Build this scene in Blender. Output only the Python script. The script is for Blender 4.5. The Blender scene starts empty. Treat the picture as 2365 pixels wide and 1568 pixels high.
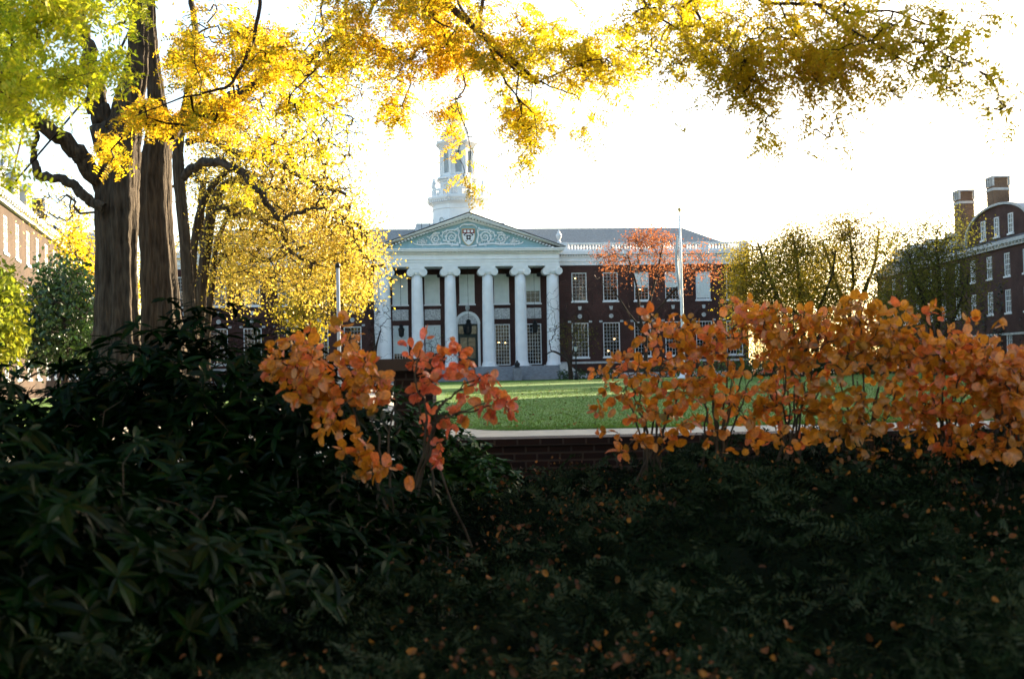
import bpy, math, random
import numpy as np
from mathutils import Vector, Matrix
R = math.radians
C = bpy.context.scene.collection
sc = bpy.context.scene

# ------------------------------------------------------------------ camera
F = 2628.0; PITCH = 1.46; ROLL = -1.2
def _rx(a): c, s = math.cos(a), math.sin(a); return np.array([[1, 0, 0], [0, c, -s], [0, s, c]])
def _rz(a): c, s = math.cos(a), math.sin(a); return np.array([[c, -s, 0], [s, c, 0], [0, 0, 1]])
CM = _rx(R(90 + PITCH)) @ _rz(R(ROLL)); EYE = np.array([0, 0, 1.2])
cd = bpy.data.cameras.new('camera'); cam = bpy.data.objects.new('camera', cd); C.objects.link(cam)
cd.sensor_width = 36; cd.lens = F / 2365 * 36; cd.clip_end = 5000; cd.clip_start = 0.05
cam.matrix_world = Matrix([list(CM[i]) + [EYE[i]] for i in range(3)] + [[0, 0, 0, 1]])
cd.dof.use_dof = True; cd.dof.focus_distance = 22.0; cd.dof.aperture_fstop = 3.5
sc.camera = cam

# ------------------------------------------------------------------ light
SUN_TH, SUN_EL = 48.0, 14.0          # azimuth from +x towards +y, elevation
sdir = Vector((math.cos(R(SUN_TH)) * math.cos(R(SUN_EL)), math.sin(R(SUN_TH)) * math.cos(R(SUN_EL)), math.sin(R(SUN_EL))))
w = bpy.data.worlds.new('World'); sc.world = w; w.use_nodes = True
nt = w.node_tree; bgn = nt.nodes['Background']
sky = nt.nodes.new('ShaderNodeTexSky'); sky.sky_type = 'NISHITA'; sky.sun_disc = False
sky.sun_elevation = R(SUN_EL); sky.sun_rotation = R(90 - SUN_TH); sky.altitude = 0; sky.air_density = 1.0; sky.dust_density = 2.0; sky.ozone_density = 1.0
nt.links.new(sky.outputs[0], bgn.inputs[0]); bgn.inputs[1].default_value = 0.08
ld = bpy.data.lights.new('sun', 'SUN'); lo = bpy.data.objects.new('sun', ld); C.objects.link(lo)
ld.energy = 5.0; ld.angle = R(0.5); ld.color = (1.0, 0.82, 0.58)
lo.rotation_euler = sdir.to_track_quat('Z', 'Y').to_euler()
sc.view_settings.view_transform = 'Standard'; sc.view_settings.look = 'None'
sc.view_settings.exposure = 2.6; sc.view_settings.gamma = 1.0
try:
    sc.cycles.max_bounces = 6; sc.cycles.diffuse_bounces = 3; sc.cycles.transparent_max_bounces = 8
    sc.cycles.use_denoising = True
except Exception: pass

# ------------------------------------------------------------------ helpers
def ray(px, py): return CM @ np.array([(px - 1182.5) / F, -(py - 784) / F, -1.0])
def P(px, py, Y):
    d = ray(px, py); return EYE + d * (Y / d[1])
def Pr(r, Y): return r / F * Y          # picture radius -> metres at depth Y
V3 = lambda *a: np.array(a, float)

class MB:
    def __init__(s): s.ch = []; s.n = 0
    def add(s, v, f, mi=0):
        v = np.asarray(v, float).reshape(-1, 3)
        if isinstance(f, np.ndarray): s.ch.append((v, [f + s.n], mi))
        else:
            by = {}
            for q in f: by.setdefault(len(q), []).append(q)
            s.ch.append((v, [np.array(x) + s.n for x in by.values()], mi))
        s.n += len(v); return s
    def box(s, x0, x1, y0, y1, z0, z1, mi=0):
        v = [(x0,y0,z0),(x1,y0,z0),(x1,y1,z0),(x0,y1,z0),(x0,y0,z1),(x1,y0,z1),(x1,y1,z1),(x0,y1,z1)]
        return s.add(v, [(0,3,2,1),(4,5,6,7),(0,1,5,4),(1,2,6,5),(2,3,7,6),(3,0,4,7)], mi)
    def prism(s, pts, y0, y1, mi=0):      # polygon in xz (counter-clockwise seen from -y) extruded along y
        n = len(pts); v = [(x, y0, z) for x, z in pts] + [(x, y1, z) for x, z in pts]
        f = [tuple(range(n)), tuple(range(2*n-1, n-1, -1))] + [(i, i+n, (i+1) % n + n, (i+1) % n) for i in range(n)]
        return s.add(v, f, mi)
    def lathe(s, prof, cx=0, cy=0, seg=16, mi=0, ph=0.0, sx=1.0):
        a = np.arange(seg) * 2 * math.pi / seg + ph; v = []
        for r, z in prof: v += [(cx + r*math.cos(t)*sx, cy + r*math.sin(t), z) for t in a]
        f = []
        for k in range(len(prof)-1):
            for i in range(seg): j = (i+1) % seg; f.append((k*seg+i, k*seg+j, (k+1)*seg+j, (k+1)*seg+i))
        f.append(tuple(range(seg-1, -1, -1))); f.append(tuple((len(prof)-1)*seg + i for i in range(seg)))
        return s.add(v, f, mi)
    def tube(s, pts, rad, sides=6, mi=0, rough=0.0, rng=None, lobes=0):
        pts = np.asarray(pts, float); n = len(pts); rad = np.broadcast_to(np.asarray(rad, float), (n,))
        t = np.gradient(pts, axis=0); t /= np.linalg.norm(t, axis=1)[:, None] + 1e-9
        u = np.cross(t[0], (0.3, 1, 0.1)); u /= np.linalg.norm(u) + 1e-9; fr = []
        for i in range(n):
            u = u - t[i] * (u @ t[i]); u /= np.linalg.norm(u) + 1e-9; fr.append(u)
        fr = np.array(fr); b = np.cross(t, fr)
        a = np.arange(sides) * 2 * math.pi / sides
        rr = np.repeat(rad[:, None], sides, 1)
        if rough and rng is not None:
            base = rng.normal(0, 1, sides); cur = base.copy(); k = []
            for i in range(n):
                cur = cur * .9 + rng.normal(0, .45, sides); k.append(cur.copy())
            rr = rr * (1 + rough * np.array(k))
            if lobes: rr = rr * (1 + .07 * np.sin(lobes * a + 1.3)[None] + .05 * np.sin((lobes+2) * a + np.arange(n)[:, None] * .07))
        v = pts[:, None] + rr[..., None] * (np.cos(a)[None, :, None] * fr[:, None] + np.sin(a)[None, :, None] * b[:, None])
        i = np.arange(n-1)[:, None] * sides; j = np.arange(sides)[None]; j2 = (j+1) % sides
        f = np.stack([i+j, i+j2, i+sides+j2, i+sides+j], -1).reshape(-1, 4)
        s.add(v.reshape(-1, 3), f, mi)
        return s
    def build(s, name, mats, parent=None, smooth=False, loc=None):
        me = s.mesh(name, mats, smooth); return link(name, me, parent, loc)
    def mesh(s, name, mats, smooth=False):
        if not isinstance(mats, (list, tuple)): mats = [mats]
        me = bpy.data.meshes.new(name)
        v = np.concatenate([c[0] for c in s.ch]) if s.ch else np.zeros((0, 3))
        L, st, mi, k = [], [], [], 0
        for c in s.ch:
            for f in c[1]:
                m, q = f.shape; L.append(f.ravel()); st.append(k + np.arange(m) * q); mi.append(np.full(m, c[2])); k += m*q
        L = np.concatenate(L).astype(np.int32); st = np.concatenate(st).astype(np.int32); mi = np.concatenate(mi).astype(np.int32)
        me.vertices.add(len(v)); me.vertices.foreach_set('co', v.astype(np.float32).ravel())
        me.loops.add(len(L)); me.loops.foreach_set('vertex_index', L)
        me.polygons.add(len(st)); me.polygons.foreach_set('loop_start', st); me.polygons.foreach_set('material_index', mi)
        me.polygons.foreach_set('use_smooth', np.full(len(st), smooth))
        for m in mats: me.materials.append(m)
        me.update(calc_edges=True); me.validate()
        return me
def link(name, me, parent=None, loc=None):
    o = bpy.data.objects.new(name, me); C.objects.link(o)
    if parent: o.parent = parent
    if loc is not None: o.location = loc
    return o
def tag(o, label, cat, group=None):
    o['label'] = label; o['category'] = cat
    if group: o['group'] = group
    return o
def thing(name, label, cat, loc=(0, 0, 0), rz=0.0, group=None):
    o = bpy.data.objects.new(name, None); C.objects.link(o); o.location = loc; o.rotation_euler = (0, 0, rz)
    return tag(o, label, cat, group)
def smooth_path(pts, n=8):
    p = np.asarray(pts, float); p = np.vstack([2*p[0]-p[1], p, 2*p[-1]-p[-2]]); out = []
    for i in range(1, len(p)-2):
        for t in np.linspace(0, 1, n, endpoint=False):
            a, b, c, d = p[i-1], p[i], p[i+1], p[i+2]
            out.append(.5*((2*b)+(c-a)*t+(2*a-5*b+4*c-d)*t*t+(3*b-a-3*c+d)*t**3))
    out.append(p[-2]); return np.array(out)

# ------------------------------------------------------------------ materials
def mat(name, col, rough=.8, noise=0.25, scale=6.0, spec=.3, bump=0.0, vec=None, metal=0.0, detail=5):
    m = bpy.data.materials.new(name); m.use_nodes = True; n = m.node_tree; b = n.nodes['Principled BSDF']
    b.inputs['Roughness'].default_value = rough; b.inputs['Specular IOR Level'].default_value = spec; b.inputs['Metallic'].default_value = metal
    tc = n.nodes.new('ShaderNodeTexCoord'); mp = n.nodes.new('ShaderNodeMapping'); n.links.new(tc.outputs['Object'], mp.inputs[0])
    if vec: mp.inputs['Scale'].default_value = vec
    nz = n.nodes.new('ShaderNodeTexNoise'); nz.inputs['Scale'].default_value = scale; nz.inputs['Detail'].default_value = detail; n.links.new(mp.outputs[0], nz.inputs[0])
    rp = n.nodes.new('ShaderNodeValToRGB'); e = rp.color_ramp.elements
    e[0].position = .3; e[1].position = .7
    e[0].color = [c*(1-noise) for c in col] + [1]; e[1].color = [min(1, c*(1+noise)) for c in col] + [1]
    n.links.new(nz.outputs[0], rp.inputs[0]); n.links.new(rp.outputs[0], b.inputs['Base Color'])
    if bump:
        bp = n.nodes.new('ShaderNodeBump'); bp.inputs['Strength'].default_value = bump; bp.inputs['Distance'].default_value = .02
        n.links.new(nz.outputs[0], bp.inputs['Height']); n.links.new(bp.outputs[0], b.inputs['Normal'])
    m['ramp'] = rp.name
    return m
def brickmat(name, c1, c2, mortar, bw=.22, bh=.075, ms=.012, rough=.9):
    m = bpy.data.materials.new(name); m.use_nodes = True; n = m.node_tree; b = n.nodes['Principled BSDF']; b.inputs['Roughness'].default_value = rough
    b.inputs['Specular IOR Level'].default_value = .2
    tc = n.nodes.new('ShaderNodeTexCoord'); sp = n.nodes.new('ShaderNodeSeparateXYZ'); n.links.new(tc.outputs['Object'], sp.inputs[0])
    ad = n.nodes.new('ShaderNodeMath'); n.links.new(sp.outputs[0], ad.inputs[0]); n.links.new(sp.outputs[1], ad.inputs[1])
    cb = n.nodes.new('ShaderNodeCombineXYZ'); n.links.new(ad.outputs[0], cb.inputs[0]); n.links.new(sp.outputs[2], cb.inputs[1])
    br = n.nodes.new('ShaderNodeTexBrick'); n.links.new(cb.outputs[0], br.inputs[0]); br.inputs['Scale'].default_value = 1
    br.inputs['Brick Width'].default_value = bw; br.inputs['Row Height'].default_value = bh; br.inputs['Mortar Size'].default_value = ms
    br.inputs['Mortar Smooth'].default_value = .3
    br.inputs['Color1'].default_value = (*c1, 1); br.inputs['Color2'].default_value = (*c2, 1); br.inputs['Mortar'].default_value = (*mortar, 1)
    nz = n.nodes.new('ShaderNodeTexNoise'); nz.inputs['Scale'].default_value = .6; nz.inputs['Detail'].default_value = 8; n.links.new(tc.outputs['Object'], nz.inputs[0])
    mx = n.nodes.new('ShaderNodeMix'); mx.data_type = 'RGBA'; mx.blend_type = 'MULTIPLY'; mx.inputs[0].default_value = .8
    rp = n.nodes.new('ShaderNodeValToRGB'); rp.color_ramp.elements[0].position = .3; rp.color_ramp.elements[0].color = (.5, .5, .5, 1); rp.color_ramp.elements[1].position = .7; rp.color_ramp.elements[1].color = (1.2, 1.15, 1.1, 1)
    n.links.new(nz.outputs[0], rp.inputs[0]); n.links.new(br.outputs[0], mx.inputs[6]); n.links.new(rp.outputs[0], mx.inputs[7]); n.links.new(mx.outputs[2], b.inputs['Base Color'])
    bp = n.nodes.new('ShaderNodeBump'); bp.inputs['Strength'].default_value = .5; bp.inputs['Distance'].default_value = .01; bp.invert = True
    n.links.new(br.outputs['Fac'], bp.inputs['Height']); n.links.new(bp.outputs[0], b.inputs['Normal'])
    return m
def leafmat(name, cols, trans=.45, gloss=.06, rough=.45, nscale=.7, nmix=.45):
    m = bpy.data.materials.new(name); m.use_nodes = True; n = m.node_tree
    for x in list(n.nodes): n.nodes.remove(x)
    out = n.nodes.new('ShaderNodeOutputMaterial'); ge = n.nodes.new('ShaderNodeNewGeometry')
    tc = n.nodes.new('ShaderNodeTexCoord'); nz = n.nodes.new('ShaderNodeTexNoise'); nz.inputs['Scale'].default_value = nscale; nz.inputs['Detail'].default_value = 2
    n.links.new(tc.outputs['Object'], nz.inputs[0])
    st = n.nodes.new('ShaderNodeMapRange'); st.inputs[1].default_value = .3; st.inputs[2].default_value = .7; n.links.new(nz.outputs[0], st.inputs[0])
    mx = n.nodes.new('ShaderNodeMix'); mx.data_type = 'FLOAT'; mx.inputs[0].default_value = nmix
    n.links.new(ge.outputs['Random Per Island'], mx.inputs[2]); n.links.new(st.outputs[0], mx.inputs[3])
    rp = n.nodes.new('ShaderNodeValToRGB'); e = rp.color_ramp.elements
    while len(e) < len(cols): e.new(.5)
    for i, c in enumerate(cols): e[i].position = i / max(1, len(cols)-1); e[i].color = (*c, 1)
    n.links.new(mx.outputs[0], rp.inputs[0])
    n2 = n.nodes.new('ShaderNodeTexNoise'); n2.inputs['Scale'].default_value = 70; n2.inputs['Detail'].default_value = 3; n.links.new(tc.outputs['Object'], n2.inputs[0])
    r2 = n.nodes.new('ShaderNodeMapRange'); r2.inputs[1].default_value = .3; r2.inputs[2].default_value = .7; r2.inputs[3].default_value = .62; r2.inputs[4].default_value = 1.2; n.links.new(n2.outputs[0], r2.inputs[0])
    ml = n.nodes.new('ShaderNodeMix'); ml.data_type = 'RGBA'; ml.blend_type = 'MULTIPLY'; ml.inputs[0].default_value = 1; n.links.new(rp.outputs[0], ml.inputs[6]); n.links.new(r2.outputs[0], ml.inputs[7]); col = ml.outputs[2]
    df = n.nodes.new('ShaderNodeBsdfDiffuse'); tr = n.nodes.new('ShaderNodeBsdfTranslucent'); gl = n.nodes.new('ShaderNodeBsdfGlossy'); gl.inputs['Roughness'].default_value = rough
    n.links.new(col, df.inputs[0]); n.links.new(col, tr.inputs[0])
    m1 = n.nodes.new('ShaderNodeMixShader'); m1.inputs[0].default_value = trans; n.links.new(df.outputs[0], m1.inputs[1]); n.links.new(tr.outputs[0], m1.inputs[2])
    m2 = n.nodes.new('ShaderNodeMixShader'); m2.inputs[0].default_value = gloss; n.links.new(m1.outputs[0], m2.inputs[1]); n.links.new(gl.outputs[0], m2.inputs[2])
    n.links.new(m2.outputs[0], out.inputs[0]); return m
def barkmat(name, dark, light, s=9, vz=.12, bump=1.0, dist=.05):
    m = mat(name, light, .95, 0, s, .15, bump, (1, 1, vz), detail=8); rp = m.node_tree.nodes[m['ramp']].color_ramp.elements
    rp[0].color = (*dark, 1); rp[1].color = (*light, 1); rp[0].position = .3; rp[1].position = .74
    for x in m.node_tree.nodes:
        if x.type == 'BUMP': x.inputs['Distance'].default_value = dist
    return m
def glassmat(name, tint=(.02, .03, .035), see=.0, refl=.25, rough=.04):
    m = bpy.data.materials.new(name); m.use_nodes = True; n = m.node_tree
    b = n.nodes['Principled BSDF']; b.inputs['Base Color'].default_value = (*tint, 1); b.inputs['Roughness'].default_value = rough; b.inputs['Specular IOR Level'].default_value = .8
    nz = n.nodes.new('ShaderNodeTexNoise'); nz.inputs['Scale'].default_value = .8; tc = n.nodes.new('ShaderNodeTexCoord'); n.links.new(tc.outputs['Object'], nz.inputs[0])
    bp = n.nodes.new('ShaderNodeBump'); bp.inputs['Strength'].default_value = .06; bp.inputs['Distance'].default_value = .3; n.links.new(nz.outputs[0], bp.inputs['Height']); n.links.new(bp.outputs[0], b.inputs['Normal'])
    if see:
        t = n.nodes.new('ShaderNodeBsdfTransparent'); mx = n.nodes.new('ShaderNodeMixShader'); mx.inputs[0].default_value = see
        n.links.new(b.outputs[0], mx.inputs[1]); n.links.new(t.outputs[0], mx.inputs[2]); n.links.new(mx.outputs[0], n.nodes['Material Output'].inputs[0])
    return m
def emitmat(name, col, s):
    m = bpy.data.materials.new(name); m.use_nodes = True; b = m.node_tree.nodes['Principled BSDF']
    b.inputs['Base Color'].default_value = (*col, 1); b.inputs['Emission Color'].default_value = (*col, 1); b.inputs['Emission Strength'].default_value = s; return m

WHITE = mat('white_paint', (.78, .79, .78), .6, .07, 1.2)
STONE = mat('limestone', (.48, .48, .46), .85, .18, 2.5)
STEP = mat('granite_steps', (.22, .235, .25), .85, .2, 3.0)
BRICK = brickmat('library_brick', (.072, .026, .021), (.05, .021, .018), (.095, .068, .06))
HBRICK = brickmat('hall_brick', (.085, .034, .026), (.06, .025, .021), (.12, .09, .08))
TBRICK = brickmat('tan_brick', (.058, .034, .019), (.042, .024, .015), (.085, .066, .05))
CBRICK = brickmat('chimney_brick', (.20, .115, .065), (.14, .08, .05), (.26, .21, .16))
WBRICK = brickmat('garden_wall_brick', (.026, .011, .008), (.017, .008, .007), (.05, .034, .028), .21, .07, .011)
SLATE = mat('slate', (.26, .26, .24), .7, .22, 9, vec=(1, .25, .25))
DSLATE = mat('dark_slate', (.085, .085, .085), .75, .25, 7, vec=(1, .3, .3))
BLUE = mat('tympanum_blue', (.27, .42, .45), .8, .08, 3)
DARK = mat('dark_metal', (.012, .014, .014), .45, .1, 3)
GREEND = mat('door_green', (.012, .028, .024), .4, .15, 3)
GLASS = glassmat('window_glass', see=.35)
DGLASS = glassmat('dark_window_glass')
BLIND = mat('window_blind', (.72, .78, .74), .7, .08, 1.5)
CARVED = mat('carved_relief', (.52, .52, .51), .85, .45, 7, detail=6)
LOUV = mat('louvre', (.62, .66, .66), .7, .1, 3)
ROOM = mat('room_interior', (.05, .035, .025), .9, .3, 1)
LAMP = emitmat('lamp_glow', (1, .6, .22), 6)
LEAD = mat('standing_seam_metal', (.5, .52, .52), .5, .1, 2)
GOLD = mat('gilded_dome', (.5, .40, .10), .45, .3, 5, metal=.3)
RED = mat('crimson', (.22, .03, .03), .6, .1, 3)
BLACK = mat('black_paint', (.02, .02, .025), .5, .1, 3)
YEL = mat('gold_paint', (.55, .38, .14), .5, .1, 3)
BARK1 = barkmat('furrowed_bark', (.028, .021, .014), (.105, .080, .053), 26, .14, 1.0, .05)
BARK2 = barkmat('dark_bark', (.022, .017, .013), (.10, .08, .06), 20, .2, .8, .03)
TWIG = barkmat('twig_bark', (.02, .014, .011), (.07, .05, .038), 30, .5, .4, .01)

# ------------------------------------------------------------------ the ground
def sheet(name, pts, z, m, sub=None):
    b = MB(); b.add([(x, y, z) for x, y in pts], [tuple(range(len(pts)))]); o = b.build(name, m); o['kind'] = 'structure'; return o
EARTH = mat('earth', (.045, .034, .022), .95, .4, 3, bump=.6)
LAWN = mat('lawn_grass', (.08, .165, .012), .9, .5, 5, spec=.2, bump=.8, vec=(1, .35, 1), detail=9)
PAVE = mat('path_concrete', (.44, .37, .27), .9, .12, 3)
sheet('ground', [(-2500, -400), (2500, -400), (2500, 4000), (-2500, 4000)], -.02, EARTH)
th = np.linspace(0, 1, 14)
edge = smooth_path([(-9, 110, 0), (-6.0, 70, 0), (-3.2, 40, 0), (-2.1, 29.5, 0), (-1.55, 25.6, 0), (-1.05, 23.6, 0), (-.4, 22.4, 0), (1.0, 22.15, 0), (6, 22.2, 0)], 6)
sheet('path', [(-30, 112), (-30, 15), (45, 15), (45, 112)], -.008, PAVE)
sheet('lawn', [(p[0], p[1]) for p in edge] + [(44.5, 22.2), (44.5, 112.5), (-9, 112.5)], .0, LAWN)
sheet('side_lawn', [(-29, 24), (-10, 24), (-8.5, 40), (-14, 110), (-29, 110)], -.002, LAWN)
sheet('flower_bed', [(-30, -30), (30, -30), (30, 10.55), (-30, 10.55)], -.004, EARTH)

# ------------------------------------------------------------------ windows and walls (local: x along the wall, -y outwards)
def win_meshes(wd, h, cols, rows, fw=.09, mw=.035, pane=DGLASS, mid=True, sill=True):
    f = MB(); y0, y1 = .03, .13
    f.box(0, fw, y0, y1, 0, h); f.box(wd-fw, wd, y0, y1, 0, h); f.box(fw, wd-fw, y0, y1, h-fw, h); f.box(fw, wd-fw, y0, y1, 0, fw)
    for i in range(1, cols):
        x = fw + (wd-2*fw)*i/cols; f.box(x-mw/2, x+mw/2, y0+.02, y1-.02, fw, h-fw)
    for j in range(1, rows):
        z = fw + (h-2*fw)*j/rows; t = mw*(1.9 if mid and j == rows//2 else 1); f.box(fw, wd-fw, y0+.025, y1-.025, z-t/2, z+t/2)
    p = MB(); p.add([(fw, .1, fw), (wd-fw, .1, fw), (wd-fw, .1, h-fw), (fw, .1, h-fw)], [(0, 1, 2, 3)])
    s = MB(); s.box(-.1, wd+.1, -.08, .12, -.16, -.002)
    return f.mesh('window', WHITE), p.mesh('pane', pane), (s.mesh('sill', WHITE) if sill else None)
def put_window(ms, root, u, v, z):
    o = link('window', ms[0], root, (u, v, z)); link('pane', ms[1], o)
    if ms[2]: link('sill', ms[2], o)
    return o
def wall_holes(b, u0, u1, z0, z1, v, holes, depth=.3, mi=0):
    us = sorted(set([u0, u1] + [x for h in holes for x in h[:2]])); zs = sorted(set([z0, z1] + [x for h in holes for x in h[2:]]))
    for i in range(len(us)-1):
        for j in range(len(zs)-1):
            cu, cz = (us[i]+us[i+1])/2, (zs[j]+zs[j+1])/2
            if any(h[0] < cu < h[1] and h[2] < cz < h[3] for h in holes): continue
            b.add([(us[i], v, zs[j]), (us[i+1], v, zs[j]), (us[i+1], v, zs[j+1]), (us[i], v, zs[j+1])], [(0, 1, 2, 3)], mi)
    for a, c, d, e in holes:
        w_ = v + depth
        b.add([(a, v, d), (c, v, d), (c, v, e), (a, v, e), (a, w_, d), (c, w_, d), (c, w_, e), (a, w_, e)], [(0, 4, 5, 1), (1, 5, 6, 2), (2, 6, 7, 3), (3, 7, 4, 0)], mi)

# ------------------------------------------------------------------ the library
def library():
    o = P(1087, 860, 119.0)
    L = thing('library_building', 'brick library with six white columns, carved pediment and white bell tower across the lawn', 'library', (o[0], o[1], 0), R(7))
    W = 2.6; HW = 31.0; ZE = 13.74
    wing = [12.2 + 3.45*k for k in range(6)]
    up = [-7.13, -3.72, 0.0, 3.72, 7.13]
    holes = []
    for s in (-1, 1):
        for c in wing:
            holes += [(s*c-.82, s*c+.82, 8.32, 11.4), (s*c-.92, s*c+.92, 2.25, 5.97)]
    for c in up:
        holes.append((c-.82, c+.82, 8.2, 11.36))
        if c: holes.append((c-.82, c+.82, 1.58, 5.98))
    holes.append((-1.05, 1.05, 1.45, 6.05))
    b = MB(); wall_holes(b, -HW, HW, 0, 12.28, W, holes, .32)
    b.add([(HW, W, 0), (HW, 21, 0), (HW, 21, 12.28), (HW, W, 12.28), (-HW, W, 0), (-HW, 21, 0), (-HW, 21, 12.28), (-HW, W, 12.28)], [(0, 1, 2, 3), (5, 4, 7, 6), (1, 5, 6, 2)])
    b.build('wall', BRICK, L)
    b = MB(); b.add([(-HW+.2, W+4, .2), (HW-.2, W+4, .2), (HW-.2, W+4, 12.2), (-HW+.2, W+4, 12.2)], [(0, 1, 2, 3)])
    b.add([(-HW+.2, W+.4, 7.1), (HW-.2, W+.4, 7.1), (HW-.2, W+4, 7.1), (-HW+.2, W+4, 7.1)], [(0, 1, 2, 3)]); b.build('interior', ROOM, L)
    # base course, cornice and balustrades
    for s in (-1, 1):
        b = MB(); x0, x1 = sorted((s*9.9, s*(HW+.08)))
        b.box(x0, x1, W-.1, W-.003, .0, .5); b.box(x0, x1, W-.14, W-.004, 1.55, 1.78); b.build('base_course', STONE, L)
        b = MB(); x1 = HW+.25; xa, xb = sorted((s*9.6, s*x1))
        b.box(xa, xb, W-.12, W+.5, 12.2, 13.1); b.box(xa, xb, W-.2, W+.5, 12.62, 12.70)
        b.box(xa, xb, W-.42, W+.5, 13.36, 13.74); b.box(xa, xb, W-.25, W+.5, 13.10, 13.22)
        n = 75
        for i in range(n): x = xa + (xb-xa)*(i+.5)/n; b.box(x-.075, x+.075, W-.3, W-.1, 13.22, 13.36)
        b.build('cornice', WHITE, L)
        bays = [(9.9, 11.0, 0), (11.0, 15.0, 1), (15.0, 15.9, 0), (15.9, 20.4, 1), (20.4, 21.3, 0), (21.3, 25.8, 1), (25.8, 26.7, 0), (26.7, 30.2, 1), (30.2, 31.2, 0)]
        for a, c, k in bays:
            b = MB(); xa, xb = sorted((s*a, s*c)); g = .003
            if k:
                b.box(xa+g, xb-g, W-.05, W+.25, ZE+.003, ZE+.17); b.box(xa+g, xb-g, W-.05, W+.25, ZE+.75, ZE+.92)
                n = int((xb-xa)/.32)
                for i in range(n):
                    x = xa + (xb-xa)*(i+.5)/n
                    b.lathe([(.05, ZE+.17), (.10, ZE+.33), (.05, ZE+.58), (.075, ZE+.75)], x, W+.1, 6)
                b.build('balustrade', WHITE, L, loc=None)
            else:
                b.box(xa, xb, W-.1, W+.3, ZE+.003, ZE+.96); b.build('balustrade_pier', WHITE, L)
    b = MB(); b.lathe([(.22, 14.70), (.2, 14.8), (.1, 14.9), (.16, 15.05), (.33, 15.4), (.3, 15.62), (.14, 15.72), (.2, 15.8), (.06, 15.98), (.02, 16.1)], 10.1, W+.1, 14); b.build('urn', WHITE, L, True)
    # main hip roof
    b = MB(); e = .5; v0, v1 = W+.5, 20.6; zr = 17.35; vr = 11.6
    vs = [(-HW-.2, v0, ZE+.01), (HW+.2, v0, ZE+.01), (HW+.2, v1, ZE+.01), (-HW-.2, v1, ZE+.01), (-26.2, vr, zr), (26.2, vr, zr)]
    b.add(vs, [(0, 1, 5, 4), (1, 2, 5), (2, 3, 4, 5), (3, 0, 4)]); roof = b.build('roof', SLATE, L)
    # tower plinth of seamed metal
    b = MB(); q = [(-5.3, 9.2), (5.3, 9.2), (5.3, 18.8), (-5.3, 18.8)]; t = [(-5.0, 9.6), (5.0, 9.6), (5.0, 18.4), (-5.0, 18.4)]
    b.add([(x, y, 15.6) for x, y in q] + [(x, y, 17.75) for x, y in t], [(0, 1, 5, 4), (1, 2, 6, 5), (2, 3, 7, 6), (3, 0, 4, 7), (4, 5, 6, 7)])
    pl = b.build('tower_plinth', LEAD, L)
    b = MB()
    for x in (-4.4, -3.5, -2.6, 2.6, 3.5, 4.4):
        b.add([(x-.03, 9.15, 15.6), (x+.03, 9.15, 15.6), (x+.03, 9.55, 17.75), (x-.03, 9.55, 17.75)], [(0, 1, 2, 3)])
    b.add([(-5.2, 9.33, 16.7), (5.2, 9.33, 16.7), (5.2, 9.34, 16.76), (-5.2, 9.34, 16.76)], [(0, 1, 2, 3)])
    b.build('seam', DSLATE, pl)
    # portico floor and steps
    b = MB(); b.box(-9.7, 9.9, -1.0, W-.003, 0, 1.45)
    for k in range(9): z = 1.45*(9-k-1)/9 + .16; b.box(-9.7-.0, 9.0+.28*k*.3, -1.0-.34*(k+1), -1.0-.34*k-.003, 0, z-.01)
    b.build('steps', STEP, L)
    b = MB(); b.prism([(9.15, .0), (11.4, .0), (11.4, .35), (9.95, 1.55), (9.15, 1.55)], -2.2, -.9); b.build('stair_cheek', STONE, L)
    ped = MB().box(3.95, 4.75, -4.9, -4.1, 0, 1.25).build('pedestal', STEP, L)
    MB().lathe([(.34, 1.252), (.34, 1.32), (.2, 1.38), (.27, 1.5), (.3, 1.62), (.22, 1.78), (.1, 1.86), (.12, 1.95), (.02, 2.02)], 4.35, -4.5, 12).build('finial', DARK, ped, True)
    # columns
    prof = [(.80, 1.46), (.80, 1.6), (.74, 1.64), (.78, 1.72), (.70, 1.82), (.665, 1.95)] + [(.655-.10*(t**1.6), 1.95+t*9.1) for t in np.linspace(.02, 1, 9)]
    sh = MB().lathe(prof, 0, 0, 28).mesh('shaft', WHITE, True)
    bs = MB().box(-.9, .9, -.9, .9, 1.452, 1.50).mesh('base', WHITE)
    cp = MB(); cp.box(-.78, .78, -.66, .66, 11.72, 11.93)
    cp.lathe([(.55, 11.03), (.62, 11.1), (.72, 11.35), (.72, 11.45)], 0, 0, 24)
    for sx in (-1, 1):
        a = np.arange(20)*2*math.pi/20; r = .40; cx, cz = sx*.66, 11.36
        v = [(cx+r*math.cos(t), -.70, cz+r*math.sin(t)) for t in a] + [(cx+r*math.cos(t), .70, cz+r*math.sin(t)) for t in a]
        cp.add(v, [tuple(range(20)), tuple(range(39, 19, -1))] + [(i, i+20, (i+1) % 20+20, (i+1) % 20) for i in range(20)])
        t = np.linspace(0, 4.2*math.pi, 40); rr = .36*(1-t/t[-1]*.85)
        cp.tube(np.stack([cx+sx*rr*np.cos(t), np.full(40, -.72), cz+rr*np.sin(t)], 1), .035, 5)
    cp.box(-.7, .7, -.6, .6, 11.45, 11.72)
    cpm = cp.mesh('capital', WHITE)
    for u in (-8.8, -5.42, -1.97, 1.97, 5.42, 8.8):
        c = bpy.data.objects.new('column', None); C.objects.link(c); c.parent = L; c.location = (u, 0, 0)
        link('shaft', sh, c); link('base', bs, c); link('capital', cpm, c)
    for u in (-9.45, 9.45):
        b = MB(); b.box(u-.45, u+.45, W-.28, W-.003, 1.45, 11.9); b.box(u-.52, u+.52, W-.36, W-.005, 11.3, 11.9); b.build('pilaster', WHITE, L)
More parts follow.
